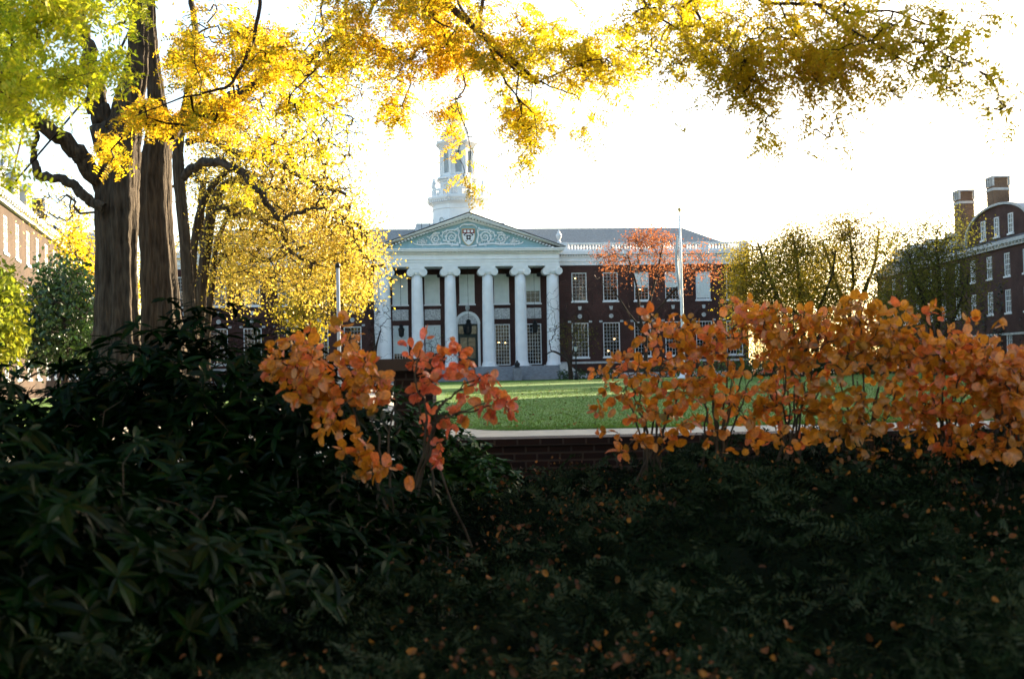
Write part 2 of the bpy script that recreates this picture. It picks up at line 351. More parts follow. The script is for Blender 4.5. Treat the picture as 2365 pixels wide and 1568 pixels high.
    # entablature
    b = MB(); b.box(-9.5, 9.5, -.66, W-.13, 11.932, 12.35); b.box(-9.54, 9.54, -.70, W-.13, 12.353, 12.72); b.box(-9.5, 9.5, -.66, W-.13, 12.723, 13.2)
    b.box(-9.6, 9.6, -.78, W-.13, 12.66, 12.74)
    b.box(-9.65, 9.65, -.82, W-.13, 13.2, 13.32)
    b.build('entablature', WHITE, L)
    b = MB()
    for i in range(52): x = -9.6 + 19.2*(i+.5)/52; b.box(x-.12, x+.12, -1.02, -.7, 13.323, 13.47)
    b.box(-9.65, 9.65, -.80, W-.14, 13.32, 13.472)
    b.box(-10.0, 10.0, -1.2, W-.13, 13.475, 13.64); b.box(-10.08, 10.08, -1.28, W-.13, 13.64, 13.78); b.build('portico_cornice', WHITE, L)
    # pediment
    b = MB(); b.add([(-8.9, -.55, 13.783), (8.9, -.55, 13.783), (0, -.55, 16.95)], [(0, 1, 2)]); ty = b.build('pediment', BLUE, L)
    A = math.atan2(17.35-13.82, 10.05)
    for s in (-1, 1):
        b = MB()
        def rk(d0, d1, y0, h0=0.0):   # strip along the rake, between perpendicular depths below the top line
            t = 1/math.cos(A); p = [(s*10.08, 13.82-d1*t+h0), (0, 17.4-d1*t), (0, 17.4-d0*t), (s*10.08, 13.82-d0*t+h0)]
            p = [(x, max(z, 13.785)) for x, z in p]
            if s < 0: pass
            else: p = p[::-1]
            b.prism(p, y0, -.5)
        rk(0.0, .16, -1.28); rk(.163, .34, -1.16); rk(.45, .60, -.8); rk(.60, .70, -.68)
        n = 30
        for i in range(n):
            t = (i+.5)/n; x = s*10.0*(1-t)*.96; zt = 17.4 - abs(x)*(17.4-13.82)/10.08
            z1, z0 = zt-.35, zt-.47
            if z0 < 13.8: continue
            b.prism([(x-.11, z0), (x+.11, z0), (x+.11, z1), (x-.11, z1)], -1.0, -.55)
        b.build('raking_cornice', WHITE, L)
    b = MB(); t = .06
    for s in (-1, 1):
        z0, z1 = 13.84, 17.42
        p = [(s*10.15, -1.36, z0), (0, -1.36, z1+.05), (0, 9.0, z1+.05), (s*10.15, 9.0, z0)]
        b.add([(x, y, z) for x, y, z in p] + [(x, y, z+t) for x, y, z in p], [(0, 1, 5, 4), (4, 5, 6, 7), (0, 4, 7, 3), (1, 0, 3, 2)])
    b.build('portico_roof', DSLATE, L)
    # pediment relief: scrolls and shield
    b = MB()
    def spiral(cx, cz, r, turns, a0, sgn, w=.085):
        t = np.linspace(0, turns*2*math.pi, 46); rr = r*(1-.82*t/t[-1])
        b.tube(np.stack([cx+sgn*rr*np.cos(a0+t), np.full(46, -.6), cz+rr*np.sin(a0+t)], 1), np.linspace(w, w*.7, 46), 6)
        for k in range(10):
            a = a0 + k*.63; q = r*1.12 if k % 2 else r*.72
            lf = [(cx+sgn*(q*math.cos(a)), -.62, cz+q*math.sin(a)), (cx+sgn*(q*1.18*math.cos(a+.18)), -.6, cz+q*1.18*math.sin(a+.18)), (cx+sgn*(q*1.28*math.cos(a+.4)), -.58, cz+q*1.28*math.sin(a+.4))]
            if lf[2][2] > 13.95: b.tube(lf, [.10, .085, .02], 5)
        b.lathe([(r*.3, 0), (r*.2, .08)], 0, 0, 8) if False else None
    for s in (-1, 1):
        spiral(s*1.75, 14.98, .66, 1.7, -1.2, s); spiral(s*3.42, 14.80, .52, 1.6, -1.9, s, .075); spiral(s*4.68, 14.48, .27, 1.4, -1.9, s, .055)
        for q in ([(1.05, 14.15), (1.7, 14.22), (2.5, 14.3), (3.3, 14.2), (4.2, 14.2), (5.0, 14.2), (5.6, 14.3), (5.75, 14.5)], [(1.0, 15.9), (1.35, 15.75), (1.8, 15.72), (2.4, 15.6), (2.7, 15.3), (2.75, 14.9)], [(3.0, 15.4), (3.6, 15.35), (4.0, 15.0)], [(.95, 14.3), (.9, 14.6), (1.05, 15.2), (.95, 15.6), (1.15, 16.0)], [(.85, 14.1), (.6, 14.05), (.3, 14.0), (0, 13.98)], [(0, 16.25), (.4, 16.3), (.75, 16.15), (.9, 15.95)]):
            pth = smooth_path([(s*x, -.6, z) for x, z in q], 5); b.tube(pth, np.linspace(.11, .05, len(pth)), 6)
        rg = random.Random(4)
        for k in range(60):
            x = rg.uniform(.9, 5.4); zt = min(16.7-abs(x)*.37, 15.75 - max(0, x-2.2)*.36); z = rg.uniform(14.12, max(14.2, zt)); a = rg.uniform(0, 6.3)
            b.tube([(s*x, -.57, z), (s*(x+.1*math.cos(a)), -.62, z+.1*math.sin(a)), (s*(x+.17*math.cos(a+.6)), -.57, z+.17*math.sin(a+.6))], [.03, .065, .015], 5)
    b.build('carving', WHITE, ty, True)
    def shield(sc_):
        k = [(-.66, 1.72), (.66, 1.72), (.66, .95), (.58, .6), (.42, .32), (.2, .1), (0, 0), (-.2, .1), (-.42, .32), (-.58, .6), (-.66, .95)]
        return [(x*sc_, 14.1+.86+(z-.86)*sc_) for x, z in k][::-1]
    crest = MB().prism(shield(1.06)[::-1], -.72, -.56).build('crest', YEL, ty)
    MB().prism(shield(.97)[::-1], -.735, -.723).build('field', WHITE, crest)
    b = MB(); b.prism([(-.63, 15.35), (.63, 15.35), (.63, 15.79), (-.63, 15.79)], -.75, -.738); b.build('chief', RED, crest)
    b = MB()
    for x in (-.37, 0, .37): b.prism([(x-.13, 15.46), (x+.13, 15.46), (x+.13, 15.71), (x-.13, 15.71)], -.766, -.753)
    b.build('book', WHITE, crest)
    b = MB(); cz = 14.95
    for a in (.72, math.pi-.72, math.pi+.9, -.9):
        d = V3(math.cos(a), math.sin(a)); n_ = V3(-d[1], d[0]); r1 = .56 if a in (.72, math.pi-.72) else .5
        q = [d*.1+n_*.07, d*.1-n_*.07, d*r1-n_*(.17 if r1 > .5 else .1), d*r1+n_*(.17 if r1 > .5 else .1)]
        b.prism([(p[0], cz+p[1]) for p in q], -.752, -.738)
    a = np.arange(8)*math.pi/4; b.prism([(.24*math.cos(t), cz+.24*math.sin(t)) for t in a], -.756, -.74)
    for x, z, r in ((0, 0, .1), (-.27, .24, .09), (.27, .24, .09), (-.25, -.28, .09), (.25, -.28, .09), (0, .31, .08)):
        b.prism([(x+r*math.cos(t), cz+z+r*math.sin(t)) for t in a], -.768, -.75, 1)
    b.build('cross', [BLACK, WHITE], crest)
    # windows
    wm = win_meshes(1.64, 3.08, 4, 8, .09, .014, GLASS); wl = win_meshes(1.84, 3.72, 5, 9, .09, .016, GLASS)
    pm = win_meshes(1.64, 3.16, 3, 6, .1, .02, pane=GLASS, sill=True); pl_ = win_meshes(1.64, 4.4, 5, 11, .1, .03, pane=GLASS, mid=False, sill=False)
    key = MB().add([(-.13, W-.09, 7.35), (.13, W-.09, 7.35), (.2, W-.09, 7.75), (-.2, W-.09, 7.75), (-.13, W, 7.35), (.13, W, 7.35), (.2, W, 7.75), (-.2, W, 7.75)], [(0, 1, 2, 3), (1, 5, 6, 2), (0, 3, 7, 4), (3, 2, 6, 7), (1, 0, 4, 5)]).mesh('keystone', STONE)
    b = MB(); b.prism([(.24*math.cos(t), 6.68+.24*math.sin(t)) for t in np.arange(16)*math.pi/8], W-.06, W-.003); rnd = b.mesh('roundel', STONE)
    spr = MB().box(-.17, .17, W-.06, W-.003, 6.0, 6.2).mesh('impost', STONE)
    ar = MB(); t = np.linspace(0, math.pi, 17)
    for i in range(16):
        q = [(1.05*math.cos(t[i]), 6.2+1.15*math.sin(t[i])), (1.3*math.cos(t[i]), 6.2+1.4*math.sin(t[i])), (1.3*math.cos(t[i+1]), 6.2+1.4*math.sin(t[i+1])), (1.05*math.cos(t[i+1]), 6.2+1.15*math.sin(t[i+1]))]
        ar.prism(q, W-.05, W-.003)
    arm = ar.mesh('blind_arch', BRICK)
    rg = random.Random(8)
    for s in (-1, 1):
        for k, c in enumerate(wing):
            put_window(wm, L, s*c-.82, W, 8.32); put_window(wl, L, s*c-.92, W, 2.25)
            link('keystone', key, L, (s*c, 0, 0)); link('roundel', rnd, L, (s*c, 0, 0)); link('blind_arch', arm, L, (s*c, 0, 0))
            link('impost', spr, L, (s*c-1.15, 0, 0)); link('impost', spr, L, (s*c+1.15, 0, 0))
            if s > 0 and k in (2, 3, 4):        # half-drawn blinds
                z0 = 9.7 if k < 4 else 8.5
                MB().add([(s*c-.72, W+.085, z0), (s*c+.72, W+.085, z0), (s*c+.72, W+.085, 11.3), (s*c-.72, W+.085, 11.3)], [(0, 1, 2, 3)]).build('blind', BLIND, L)
    for c in up:
        put_window(pm, L, c-.82, W, 8.2)
        z0 = 8.3 if c < 7 else 9.5
        MB().add([(c-.74, W+.085, z0), (c+.74, W+.085, z0), (c+.74, W+.085, 11.3), (c-.74, W+.085, 11.3)], [(0, 1, 2, 3)]).build('blind', BLIND, L)
        if c:
            put_window(pl_, L, c-.82, W, 1.58)
            b = MB(); b.box(c-.84, c+.84, W-.05, W-.003, 6.53, 7.68); b.box(c-.76, c+.76, W-.07, W-.052, 6.61, 7.60); b.build('stone_panel', CARVED, L)
            if c < 0: MB().add([(c-.74, W+.085, 3.0), (c+.74, W+.085, 3.0), (c+.74, W+.085, 5.9), (c-.74, W+.085, 5.9)], [(0, 1, 2, 3)]).build('blind', BLIND, L)
    # chandeliers seen through the panes
    for u, z in ((12.0, 10.9), (2.9, 3.9), (3.5, 4.05), (4.2, 4.0), (14.9, 4.4), (16.2, 4.2), (15.5, 2.9), (19.2, 9.6), (22.6, 10.3), (-7.3, 10.4), (-3.9, 10.9), (-.6, 10.9), (-.55, 4.6), (.8, 4.6)):
        MB().lathe([(.03, z-.05), (.12, z), (.03, z+.05)], u, W+1.6 if abs(u) < 12 else W+1.2, 8).build('ceiling_lamp', LAMP, L)
    # door
    b = MB(); b.box(-1.045, 1.045, W+.2, W+.3, 1.45, 6.045); d = b.build('door', GREEND, L)
    b = MB()
    for x in (-.8, .06): b.box(x, x+.74, W+.17, W+.2, 2.4, 4.6)
    b.box(-.95, .95, W+.17, W+.2, 5.0, 5.85); b.build('door_glass', DGLASS, d)
    for x in (-.1, .1): MB().lathe([(.03, 2.7), (.03, 3.1)], x, W+.13, 6).build('handle', YEL, d)
    b = MB()
    for x in (-1.32, 1.06): b.box(x, x+.26, W-.1, W-.003, 1.45, 6.05)
    for i in range(16):
        q = [(1.06*math.cos(t[i]), 6.05+1.06*math.sin(t[i])), (1.36*math.cos(t[i]), 6.05+1.36*math.sin(t[i])), (1.36*math.cos(t[i+1]), 6.05+1.36*math.sin(t[i+1])), (1.06*math.cos(t[i+1]), 6.05+1.06*math.sin(t[i+1]))]
        b.prism(q, W-.1, W-.003)
    b.build('door_surround', WHITE, L)
    b = MB(); b.prism([(1.05*math.cos(a), 6.05+1.05*math.sin(a)) for a in t], W-.05, W-.003); b.build('fanlight', CARVED, L)
    b = MB(); b.lathe([(.1, 7.45), (.2, 7.6), (.24, 7.8), (.2, 8.0), (.06, 8.05)], 0, W-.12, 10); b.build('crowning_bust', STONE, L)
    for u, z, r in ((0, 4.9, 1.0), (-7.1, 4.7, .85), (7.1, 4.9, .85)):
        b = MB(); vv = W-1.2
        b.lathe([(.04, z), (.3*r, z+.15), (.36*r, z+.9*r), (.42*r, z+.95*r), (.42*r, z+1.0*r), (.2*r, z+1.3*r), (.3*r, z+1.38*r), (.1*r, z+1.6*r)], u, vv, 8); b.tube([(u, vv, z+1.5*r), (u, vv, 11.93)], .02, 5)
        b.build('hanging_lantern', DARK, L)
    for u in (-2.95, 4.45, 7.75):
        b = MB(); b.lathe([(.15, 11.0), (.26, 11.08), (.26, 11.32), (.1, 11.45)], u, W-.45, 10); b.box(u-.04, u+.04, W-.45, W-.01, 11.2, 11.28); b.build('spotlight', DARK, L)
    # ---------------- tower
    T = bpy.data.objects.new('bell_tower', None); C.objects.link(T); T.parent = L; T.location = (.1, 14, 0)
    ph = R(22.5)
    def oc(r): return r/math.cos(R(22.5))*math.cos(R(22.5))
    MB().lathe([(3.14, 16.0), (3.14, 20.3)], seg=8, ph=ph).build('tower_base', WHITE, T)
    b = MB(); b.lathe([(3.2, 19.75), (3.26, 19.8), (3.2, 19.86)], seg=8, ph=ph)
    b.lathe([(3.2, 20.3), (3.3, 20.42), (3.45, 20.55), (3.75, 20.8), (3.85, 20.95), (3.85, 21.15), (3.2, 21.2)], seg=8, ph=ph)
    for k in range(8):
        a0, a1 = ph+k*math.pi/4, ph+(k+1)*math.pi/4; p0, p1 = V3(math.cos(a0), math.sin(a0))*3.5, V3(math.cos(a1), math.sin(a1))*3.5
        for i in range(9):
            c = p0+(p1-p0)*(i+.5)/9; d = (p1-p0)/np.linalg.norm(p1-p0)*.09; n_ = V3(c[0], c[1])/np.linalg.norm(c)*.12
            q = [c-d-n_, c+d-n_, c+d+n_*1.6, c-d+n_*1.6]
            b.add([(x[0], x[1], z) for z in (20.56, 20.76) for x in q], [(0, 1, 2, 3), (4, 5, 6, 7), (0, 1, 5, 4), (1, 2, 6, 5), (2, 3, 7, 6), (3, 0, 4, 7)])
    b.build('tower_cornice', WHITE, T)
    for k in range(8):                 # round windows, balustrade sides
        a = k*math.pi/4; ap = 3.14*math.cos(R(22.5))
        rot = Matrix.Rotation(a+math.pi/2, 4, 'Z')
        g = bpy.data.objects.new('round_window', None); C.objects.link(g); g.parent = T; g.rotation_euler = (0, 0, a+math.pi/2)
        b = MB(); tt = np.linspace(0, 2*math.pi, 25)
        b.tube(np.stack([.40*np.cos(tt), np.full(25, -ap-.02), 18.35+.46*np.sin(tt)], 1), .075, 6)
        for q in np.arange(4)*math.pi/4: b.tube([(-.36*math.cos(q), -ap-.02, 18.35-.42*math.sin(q)), (.36*math.cos(q), -ap-.02, 18.35+.42*math.sin(q))], .025, 4)
        b.tube(np.stack([.16*np.cos(tt), np.full(25, -ap-.02), 18.35+.18*np.sin(tt)], 1), .03, 5)
        b.build('frame', WHITE, g)
        b = MB(); b.prism([(.38*math.cos(q), 18.35+.44*math.sin(q)) for q in tt[:-1]], -ap-.015, -ap+.1); b.build('pane', mat('tower_pane', (.22, .30, .32), .3, .1, 2) if k == 0 else bpy.data.materials['tower_pane'], g)
    r_ = 3.05
    for k in range(8):
        a0, a1 = ph+k*math.pi/4, ph+(k+1)*math.pi/4; p0, p1 = V3(math.cos(a0), math.sin(a0))*r_, V3(math.cos(a1), math.sin(a1))*r_
        b = MB(); b.lathe([(.2, 21.2), (.2, 22.2), (.26, 22.22), (.26, 22.32)], p0[0], p0[1], 8)
        for i in range(9):
            c = p0+(p1-p0)*(i+1)/10
            if 3 <= i <= 5: continue
            b.lathe([(.05, 21.35), (.085, 21.5), (.05, 21.8), (.07, 21.98)], c[0], c[1], 6)
        n_ = V3(*((p0+p1)/2)); n_ = n_/np.linalg.norm(n_)*.12
        for z0, z1 in ((21.2, 21.35), (21.98, 22.15)):
            q = [p0-n_, p1-n_, p1+n_, p0+n_]; b.add([(x[0], x[1], z) for z in (z0, z1) for x in q], [(3, 2, 1, 0), (4, 5, 6, 7), (0, 1, 5, 4), (1, 2, 6, 5), (2, 3, 7, 6), (3, 0, 4, 7)])
        c0, c1 = p0+(p1-p0)*.38, p0+(p1-p0)*.62; q = [c0-n_, c1-n_, c1+n_, c0+n_]
        b.add([(x[0], x[1], z) for z in (21.35, 21.98) for x in q], [(0, 1, 5, 4), (1, 2, 6, 5), (2, 3, 7, 6), (3, 0, 4, 7)])
        b.build('tower_balustrade', WHITE, T)
        b = MB(); b.lathe([(.14, 22.33), (.1, 22.5), (.24, 22.8), (.2, 23.0), (.09, 23.1), (.13, 23.2), (.03, 23.5)], p0[0], p0[1], 10); b.build('urn', WHITE, T, True)
    b = MB(); b.lathe([(2.2, 21.15), (2.2, 23.0), (2.3, 23.05), (2.36, 23.2), (2.6, 23.35), (2.6, 23.5), (2.15, 23.7), (2.1, 23.78)], seg=8, ph=ph); b.build('drum', WHITE, T)
    # belfry: eight piers with louvred openings between
    b = MB(); rb = 2.12
    for k in range(8):
        a0 = ph+k*math.pi/4; c = V3(math.cos(a0), math.sin(a0))*rb; a1 = a0+math.pi/4; c1 = V3(math.cos(a1), math.sin(a1))*rb
        def quad(ta, tb, za, zb, off=0.0):
            p, q = c+(c1-c)*ta, c+(c1-c)*tb; n_ = (c+c1)/2; n_ = n_/np.linalg.norm(n_)
            pi_, qi = p-n_*.35, q-n_*.35; p, q = p+n_*off, q+n_*off
            b.add([(p[0], p[1], za), (q[0], q[1], za), (q[0], q[1], zb), (p[0], p[1], zb), (pi_[0], pi_[1], za), (qi[0], qi[1], za), (qi[0], qi[1], zb), (pi_[0], pi_[1], zb)], [(0, 1, 2, 3), (0, 3, 7, 4), (1, 5, 6, 2), (3, 2, 6, 7), (0, 4, 5, 1)])
        quad(0, .27, 23.78, 26.9); quad(.73, 1, 23.78, 26.9); quad(.27, .73, 23.78, 24.0); quad(.27, .73, 26.55, 26.9)
        quad(.0, .12, 23.78, 26.9, .06); quad(.88, 1, 23.78, 26.9, .06)
    b.build('belfry', WHITE, T)
    for k in range(8):
        a0 = ph+k*math.pi/4; c = V3(math.cos(a0), math.sin(a0))*rb; a1 = a0+math.pi/4; c1 = V3(math.cos(a1), math.sin(a1))*rb; n_ = (c+c1)/2; n_ /= np.linalg.norm(n_)
        b = MB(); p, q = c+(c1-c)*.27-n_*.1, c+(c1-c)*.73-n_*.1; pi_, qi = p-n_*.12, q-n_*.12
        for i in range(16):
            z = 24.02+i*.158; b.add([(p[0], p[1], z), (q[0], q[1], z), (qi[0], qi[1], z+.14), (pi_[0], pi_[1], z+.14)], [(0, 1, 2, 3)])
        b.add([(pi_[0]-n_[0]*.03, pi_[1]-n_[1]*.03, 24), (qi[0]-n_[0]*.03, qi[1]-n_[1]*.03, 24), (qi[0]-n_[0]*.03, qi[1]-n_[1]*.03, 26.55), (pi_[0]-n_[0]*.03, pi_[1]-n_[1]*.03, 26.55)], [(0, 1, 2, 3)])
        b.build('louvre', LOUV, T)
    b = MB(); b.lathe([(2.14, 26.9), (2.2, 27.1), (2.35, 27.3), (2.58, 27.5), (2.6, 27.72), (2.2, 27.8), (1.95, 27.85)], seg=8, ph=ph); b.build('belfry_cornice', WHITE, T)
    b = MB(); b.lathe([(1.9, 27.85), (1.9, 28.2), (1.75, 28.25), (1.5, 28.6), (1.3, 29.0), (1.25, 29.1)], seg=8, ph=ph)
    for k in range(8):
        a = ph+k*math.pi/4; ca, sa = math.cos(a), math.sin(a)
        b.tube([(1.9*ca, 1.9*sa, 28.3), (1.75*ca, 1.75*sa, 28.75), (1.4*ca, 1.4*sa, 28.95), (1.3*ca, 1.3*sa, 29.35), (1.15*ca, 1.15*sa, 29.5)], [.22, .2, .14, .14, .08], 6)
    b.build('scroll_stage', WHITE, T)
    b = MB()
    for k in range(8):
        a = ph+k*math.pi/4; b.lathe([(.17, 29.1), (.15, 30.4)], 1.05*math.cos(a), 1.05*math.sin(a), 6)
    b.lathe([(1.2, 30.4), (1.35, 30.5), (1.35, 30.65), (1.1, 30.7)], seg=16); b.build('lantern_stage', WHITE, T)
    MB().lathe([(1.1, 30.7), (1.1, 31.0), (1.0, 31.5), (.78, 32.0), (.45, 32.4), (.15, 32.6), (.1, 32.9), (.2, 33.05), (.06, 33.2), (.03, 34.6)], seg=20).build('dome', GOLD, T, True)
library()

# ------------------------------------------------------------------ brick halls left and right
def hall(name, label, loc, rz, length, rows, cols, eave, ridge, depth, pavs, chims, winset, dormers, brick=None):
    HBRICK = brick or globals()['HBRICK']
    H = thing(name, label, 'building', loc, rz); hl = []; ww = 1.25
    for z0, h in rows:
        for c in cols: hl.append((c-ww/2, c+ww/2, z0, z0+h))
    b = MB(); wall_holes(b, 0, length, 0, eave, 0, hl, .3)
    b.add([(0, 0, 0), (0, depth, 0), (0, depth, eave), (0, 0, eave), (length, 0, 0), (length, depth, 0), (length, depth, eave), (length, 0, eave)], [(1, 0, 3, 2), (4, 5, 6, 7), (5, 1, 2, 6)])
    b.build('wall', HBRICK, H)
    for z0, h in rows:
        ms = win_meshes(ww, h, 3, 4, .1, .045)
        for c in cols: put_window(ms, H, c-ww/2, 0, z0)
    b = MB(); b.box(-.3, length+.3, -.45, -.003, eave-.28, eave+.05); b.box(-.2, length+.2, -.25, -.004, eave-.6, eave-.28)
    n = int(length/.7)
    for i in range(n): x = (i+.5)*length/n; b.box(x-.12, x+.12, -.4, -.25, eave-.42, eave-.283)
    b.box(0, length, -.06, -.003, 3.3, 3.5); b.build('cornice', STONE, H)
    b = MB(); k = depth*.5; vs = [(-.3, -.4, eave+.06), (length+.3, -.4, eave+.06), (length+.3, depth+.3, eave+.06), (-.3, depth+.3, eave+.06)]
    t = 2.6; s1 = [(t*.8, t, ridge-.9), (length-t*.8, t, ridge-.9), (length-t*.8, depth-t, ridge-.9), (t*.8, depth-t, ridge-.9)]
    s2 = [(k, k, ridge), (length-k, k, ridge)]
    b.add(vs+s1+s2, [(0, 1, 5, 4), (1, 2, 6, 5), (2, 3, 7, 6), (3, 0, 4, 7), (4, 5, 9, 8), (5, 6, 9), (6, 7, 8, 9), (7, 4, 8)]); b.build('roof', DSLATE, H)
    for u0, u1, top in pavs:           # curved gables
        c, hw = (u0+u1)/2, (u1-u0)/2; ag = np.linspace(0, math.pi, 25)
        pts = [(c+hw*math.cos(a)*.98, eave+.4+(top-eave-.4)*math.sin(a)**.85) for a in ag]
        b = MB(); b.prism([(u0, eave+.06), (u1, eave+.06)] + pts, -.12, 3.0); g = b.build('gable', HBRICK, H)
        b = MB()
        for i in range(24):
            (xa, za), (xb, zb) = pts[i], pts[i+1]; f = 1.045
            q = [(xa, za), (c+(xa-c)*f, eave+(za-eave)*1.06), (c+(xb-c)*f, eave+(zb-eave)*1.06), (xb, zb)]
            b.prism(q, -.35, 3.1)
        b.build('coping', STONE, g)
        ms = win_meshes(.95, 1.8, 2, 4, .09, .04)
        for dx in (-hw*.42, 0, hw*.42): put_window(ms, g, c+dx-.47, -.24, eave+.55)
    for u, v, z0, z1, s in chims:
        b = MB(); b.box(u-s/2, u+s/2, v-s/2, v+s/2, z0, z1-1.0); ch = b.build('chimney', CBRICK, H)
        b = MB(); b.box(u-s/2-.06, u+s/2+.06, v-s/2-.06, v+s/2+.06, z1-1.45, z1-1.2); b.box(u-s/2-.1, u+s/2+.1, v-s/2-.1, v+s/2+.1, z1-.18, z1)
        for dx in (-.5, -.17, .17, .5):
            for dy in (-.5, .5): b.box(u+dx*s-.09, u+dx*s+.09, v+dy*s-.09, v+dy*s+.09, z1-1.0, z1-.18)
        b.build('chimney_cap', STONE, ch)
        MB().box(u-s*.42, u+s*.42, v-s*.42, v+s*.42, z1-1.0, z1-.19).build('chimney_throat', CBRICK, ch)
    ms = win_meshes(1.1, 1.5, 2, 4, .1, .045, sill=False)
    for u in dormers:
        b = MB(); b.box(u-.75, u+.75, .5, 2.6, eave+.1, eave+1.95); b.add([(u-.95, .25, eave+1.95), (u+.95, .25, eave+1.95), (u+.95, 3, eave+2.0), (u-.95, 3, eave+2.0), (u, .25, eave+2.45), (u, 3, eave+2.5)], [(0, 1, 4), (1, 2, 5, 4), (3, 0, 4, 5), (0, 3, 2, 1)]); d = b.build('dormer', LEAD, H)
        put_window(ms, d, u-.55, .40, eave+.3)
    return H
RH = hall('brick_hall', 'shaded dark brick hall with curved gable and two chimneys beside the library', (45.3, 140.5, 0), R(-90), 52.5, [(1.3, 2.1), (5.35, 2.1), (8.7, 2.1)], [2.2+3.85*k for k in range(13)], 11.9, 15.4, 13.0,
     [(28.2, 42.4, 15.3)], [(22.5, 2.0, 12.0, 18.7, 1.5), (26.6, 3.8, 13.0, 19.4, 1.6)], None, [5.5, 11, 16.5, 22])
RH_SHADE = hall('brick_hall', 'unseen tall plain brick hall added outside the frame to shade the foreground', (43.0, 92.0, 0), R(-90), 72, [(1.3, 2.1), (5.35, 2.1), (8.7, 2.1)], [3.5, 8.5], 17.6, 20.6, 13.0, [], [], None, [])  # added out of view; its height is set for the shadow it throws
LH = hall('brick_hall', 'sunlit brick hall with pale stone cornice and grey dormers behind the big trunk', (-25.6, 52, 0), R(103.9), 45, [(1.2, 2.2), (4.9, 2.2), (8.4, 2.1)], [2.0+3.7*k for k in range(12)], 11.6, 15.0, 12.0,
     [], [(9.0, 5.0, 13, 17.5, 1.4)], None, [6, 10.5, 15, 19.5, 24], TBRICK)
LH2 = hall('brick_house', 'brick gable-fronted house with slate roof at the far end of the sunlit hall', (-37.2, 99, 0), R(103.9), 16, [(1.2, 2.2), (4.9, 2.2), (8.4, 2.1)], [2.5, 6.5, 10.5, 14.0], 11.4, 15.6, 12.0,
     [(8.0, 15.0, 15.0)], [(6.0, 4.5, 13, 17.6, 1.0)], None, [4.0], TBRICK)

# ------------------------------------------------------------------ plants
def inst(b, T, faces, pos, d, n, s, mi=0):
    """copies of a small template (x along the leaf, z its normal) at pos, pointing along d with face normal n and size s"""
    T = np.asarray(T, float); pos = np.asarray(pos, float); N = len(pos)
    if N == 0: return
    d = d / (np.linalg.norm(d, axis=1)[:, None] + 1e-9); y = np.cross(n, d); y /= np.linalg.norm(y, axis=1)[:, None] + 1e-9; z = np.cross(d, y)
    s = np.broadcast_to(np.asarray(s, float), (N,))[:, None, None]
    v = pos[:, None] + s * (T[None, :, 0:1]*d[:, None] + T[None, :, 1:2]*y[:, None] + T[None, :, 2:3]*z[:, None])
    k = len(T); off = np.arange(N) * k
    v = v.reshape(-1, 3)
    by = {}
    for q in faces: by.setdefault(len(q), []).append(q)
    b.ch.append((v, [(off[:, None, None] + np.array(x)[None]).reshape(-1, np.array(x).shape[1]) + b.n for x in by.values()], mi)); b.n += len(v)
LEAF4 = ([(0, 0, 0), (.45, .3, .05), (1, 0, 0), (.45, -.3, .05)], [(0, 3, 2, 1)])
LEAFLET = ([(0, 0, 0), (.35, .2, 0), (.8, .15, 0), (1, 0, -.03), (.8, -.15, 0), (.35, -.2, 0)], [(0, 5, 4, 3, 2, 1)])
def broad(wd, fold, droop, n=5, rnd=False):      # a folded, drooping leaf blade of two strips
    t = np.linspace(0, 1, n+2); T, Fc = [], []
    wv = wd * np.sin(np.pi * t**.85) ** .75; wv = wd*np.sqrt(np.clip(1-(2*t**.92-1)**2, 0, 1))**.9 if rnd else wv; wv[0] = .02; wv[-1] = .03 if rnd else .01
    for i, q in enumerate(t): T += [(q, -wv[i], fold*wv[i]-droop*q*q), (q, 0, -droop*q*q), (q, wv[i], fold*wv[i]-droop*q*q)]
    for i in range(n+1):
        a = i*3; Fc += [(a, a+3, a+4, a+1), (a+1, a+4, a+5, a+2)]
    return T, Fc
ROUND = broad(.41, .12, .12, 6, True); LANCE = broad(.15, .25, .22); OVAL = broad(.25, .2, .15, 3); ROUND3 = broad(.34, .42, .3, 5, True); CURL = broad(.40, .3, -.25, 5, True)
def unit(r, N, up=0.0, upw=1.0):
    v = r.normal(0, 1, (N, 3)); v[:, 2] = v[:, 2]*upw + up; return v / (np.linalg.norm(v, axis=1)[:, None] + 1e-9)
def blob_px(r, specs, soft=0.0):                # random points in balls whose centre and size are given in picture units at a depth
    out = []
    for cx, cy, rx_, ry_, Y, dY, N in specs:
        q = r.normal(0, 1, (N, 3)); q /= np.linalg.norm(q, axis=1)[:, None]; q *= r.uniform(.05, 1, (N, 1))**(1/2.2)
        q = q + r.normal(0, 1, q.shape)*soft
        for a, b_, c in q: out.append(P(cx + a*rx_, cy + b_*ry_, Y + c*dY))
    return np.array(out)
def clumpy(r, p, keep):                # thin a cloud out unevenly, so that gaps open between clumps
    if keep >= 1: return p
    f = np.sin(p[:, 0]*8.1+p[:, 2]*4.7)+np.sin(p[:, 2]*11.3-p[:, 1]*3.9+1)+np.sin(p[:, 0]*15.3+p[:, 1]*4.2+2)+r.normal(0, .9, len(p))
    return p[f > np.quantile(f, 1-keep)]
def clumpy2(r, p, keep):
    f = np.sin(p[:, 0]*13+p[:, 2]*9)+np.sin(p[:, 2]*17-p[:, 1]*6+1)+np.sin(p[:, 0]*23+p[:, 1]*7+2)+r.normal(0, .9, len(p))
    return p[f > np.quantile(f, 1-keep)]
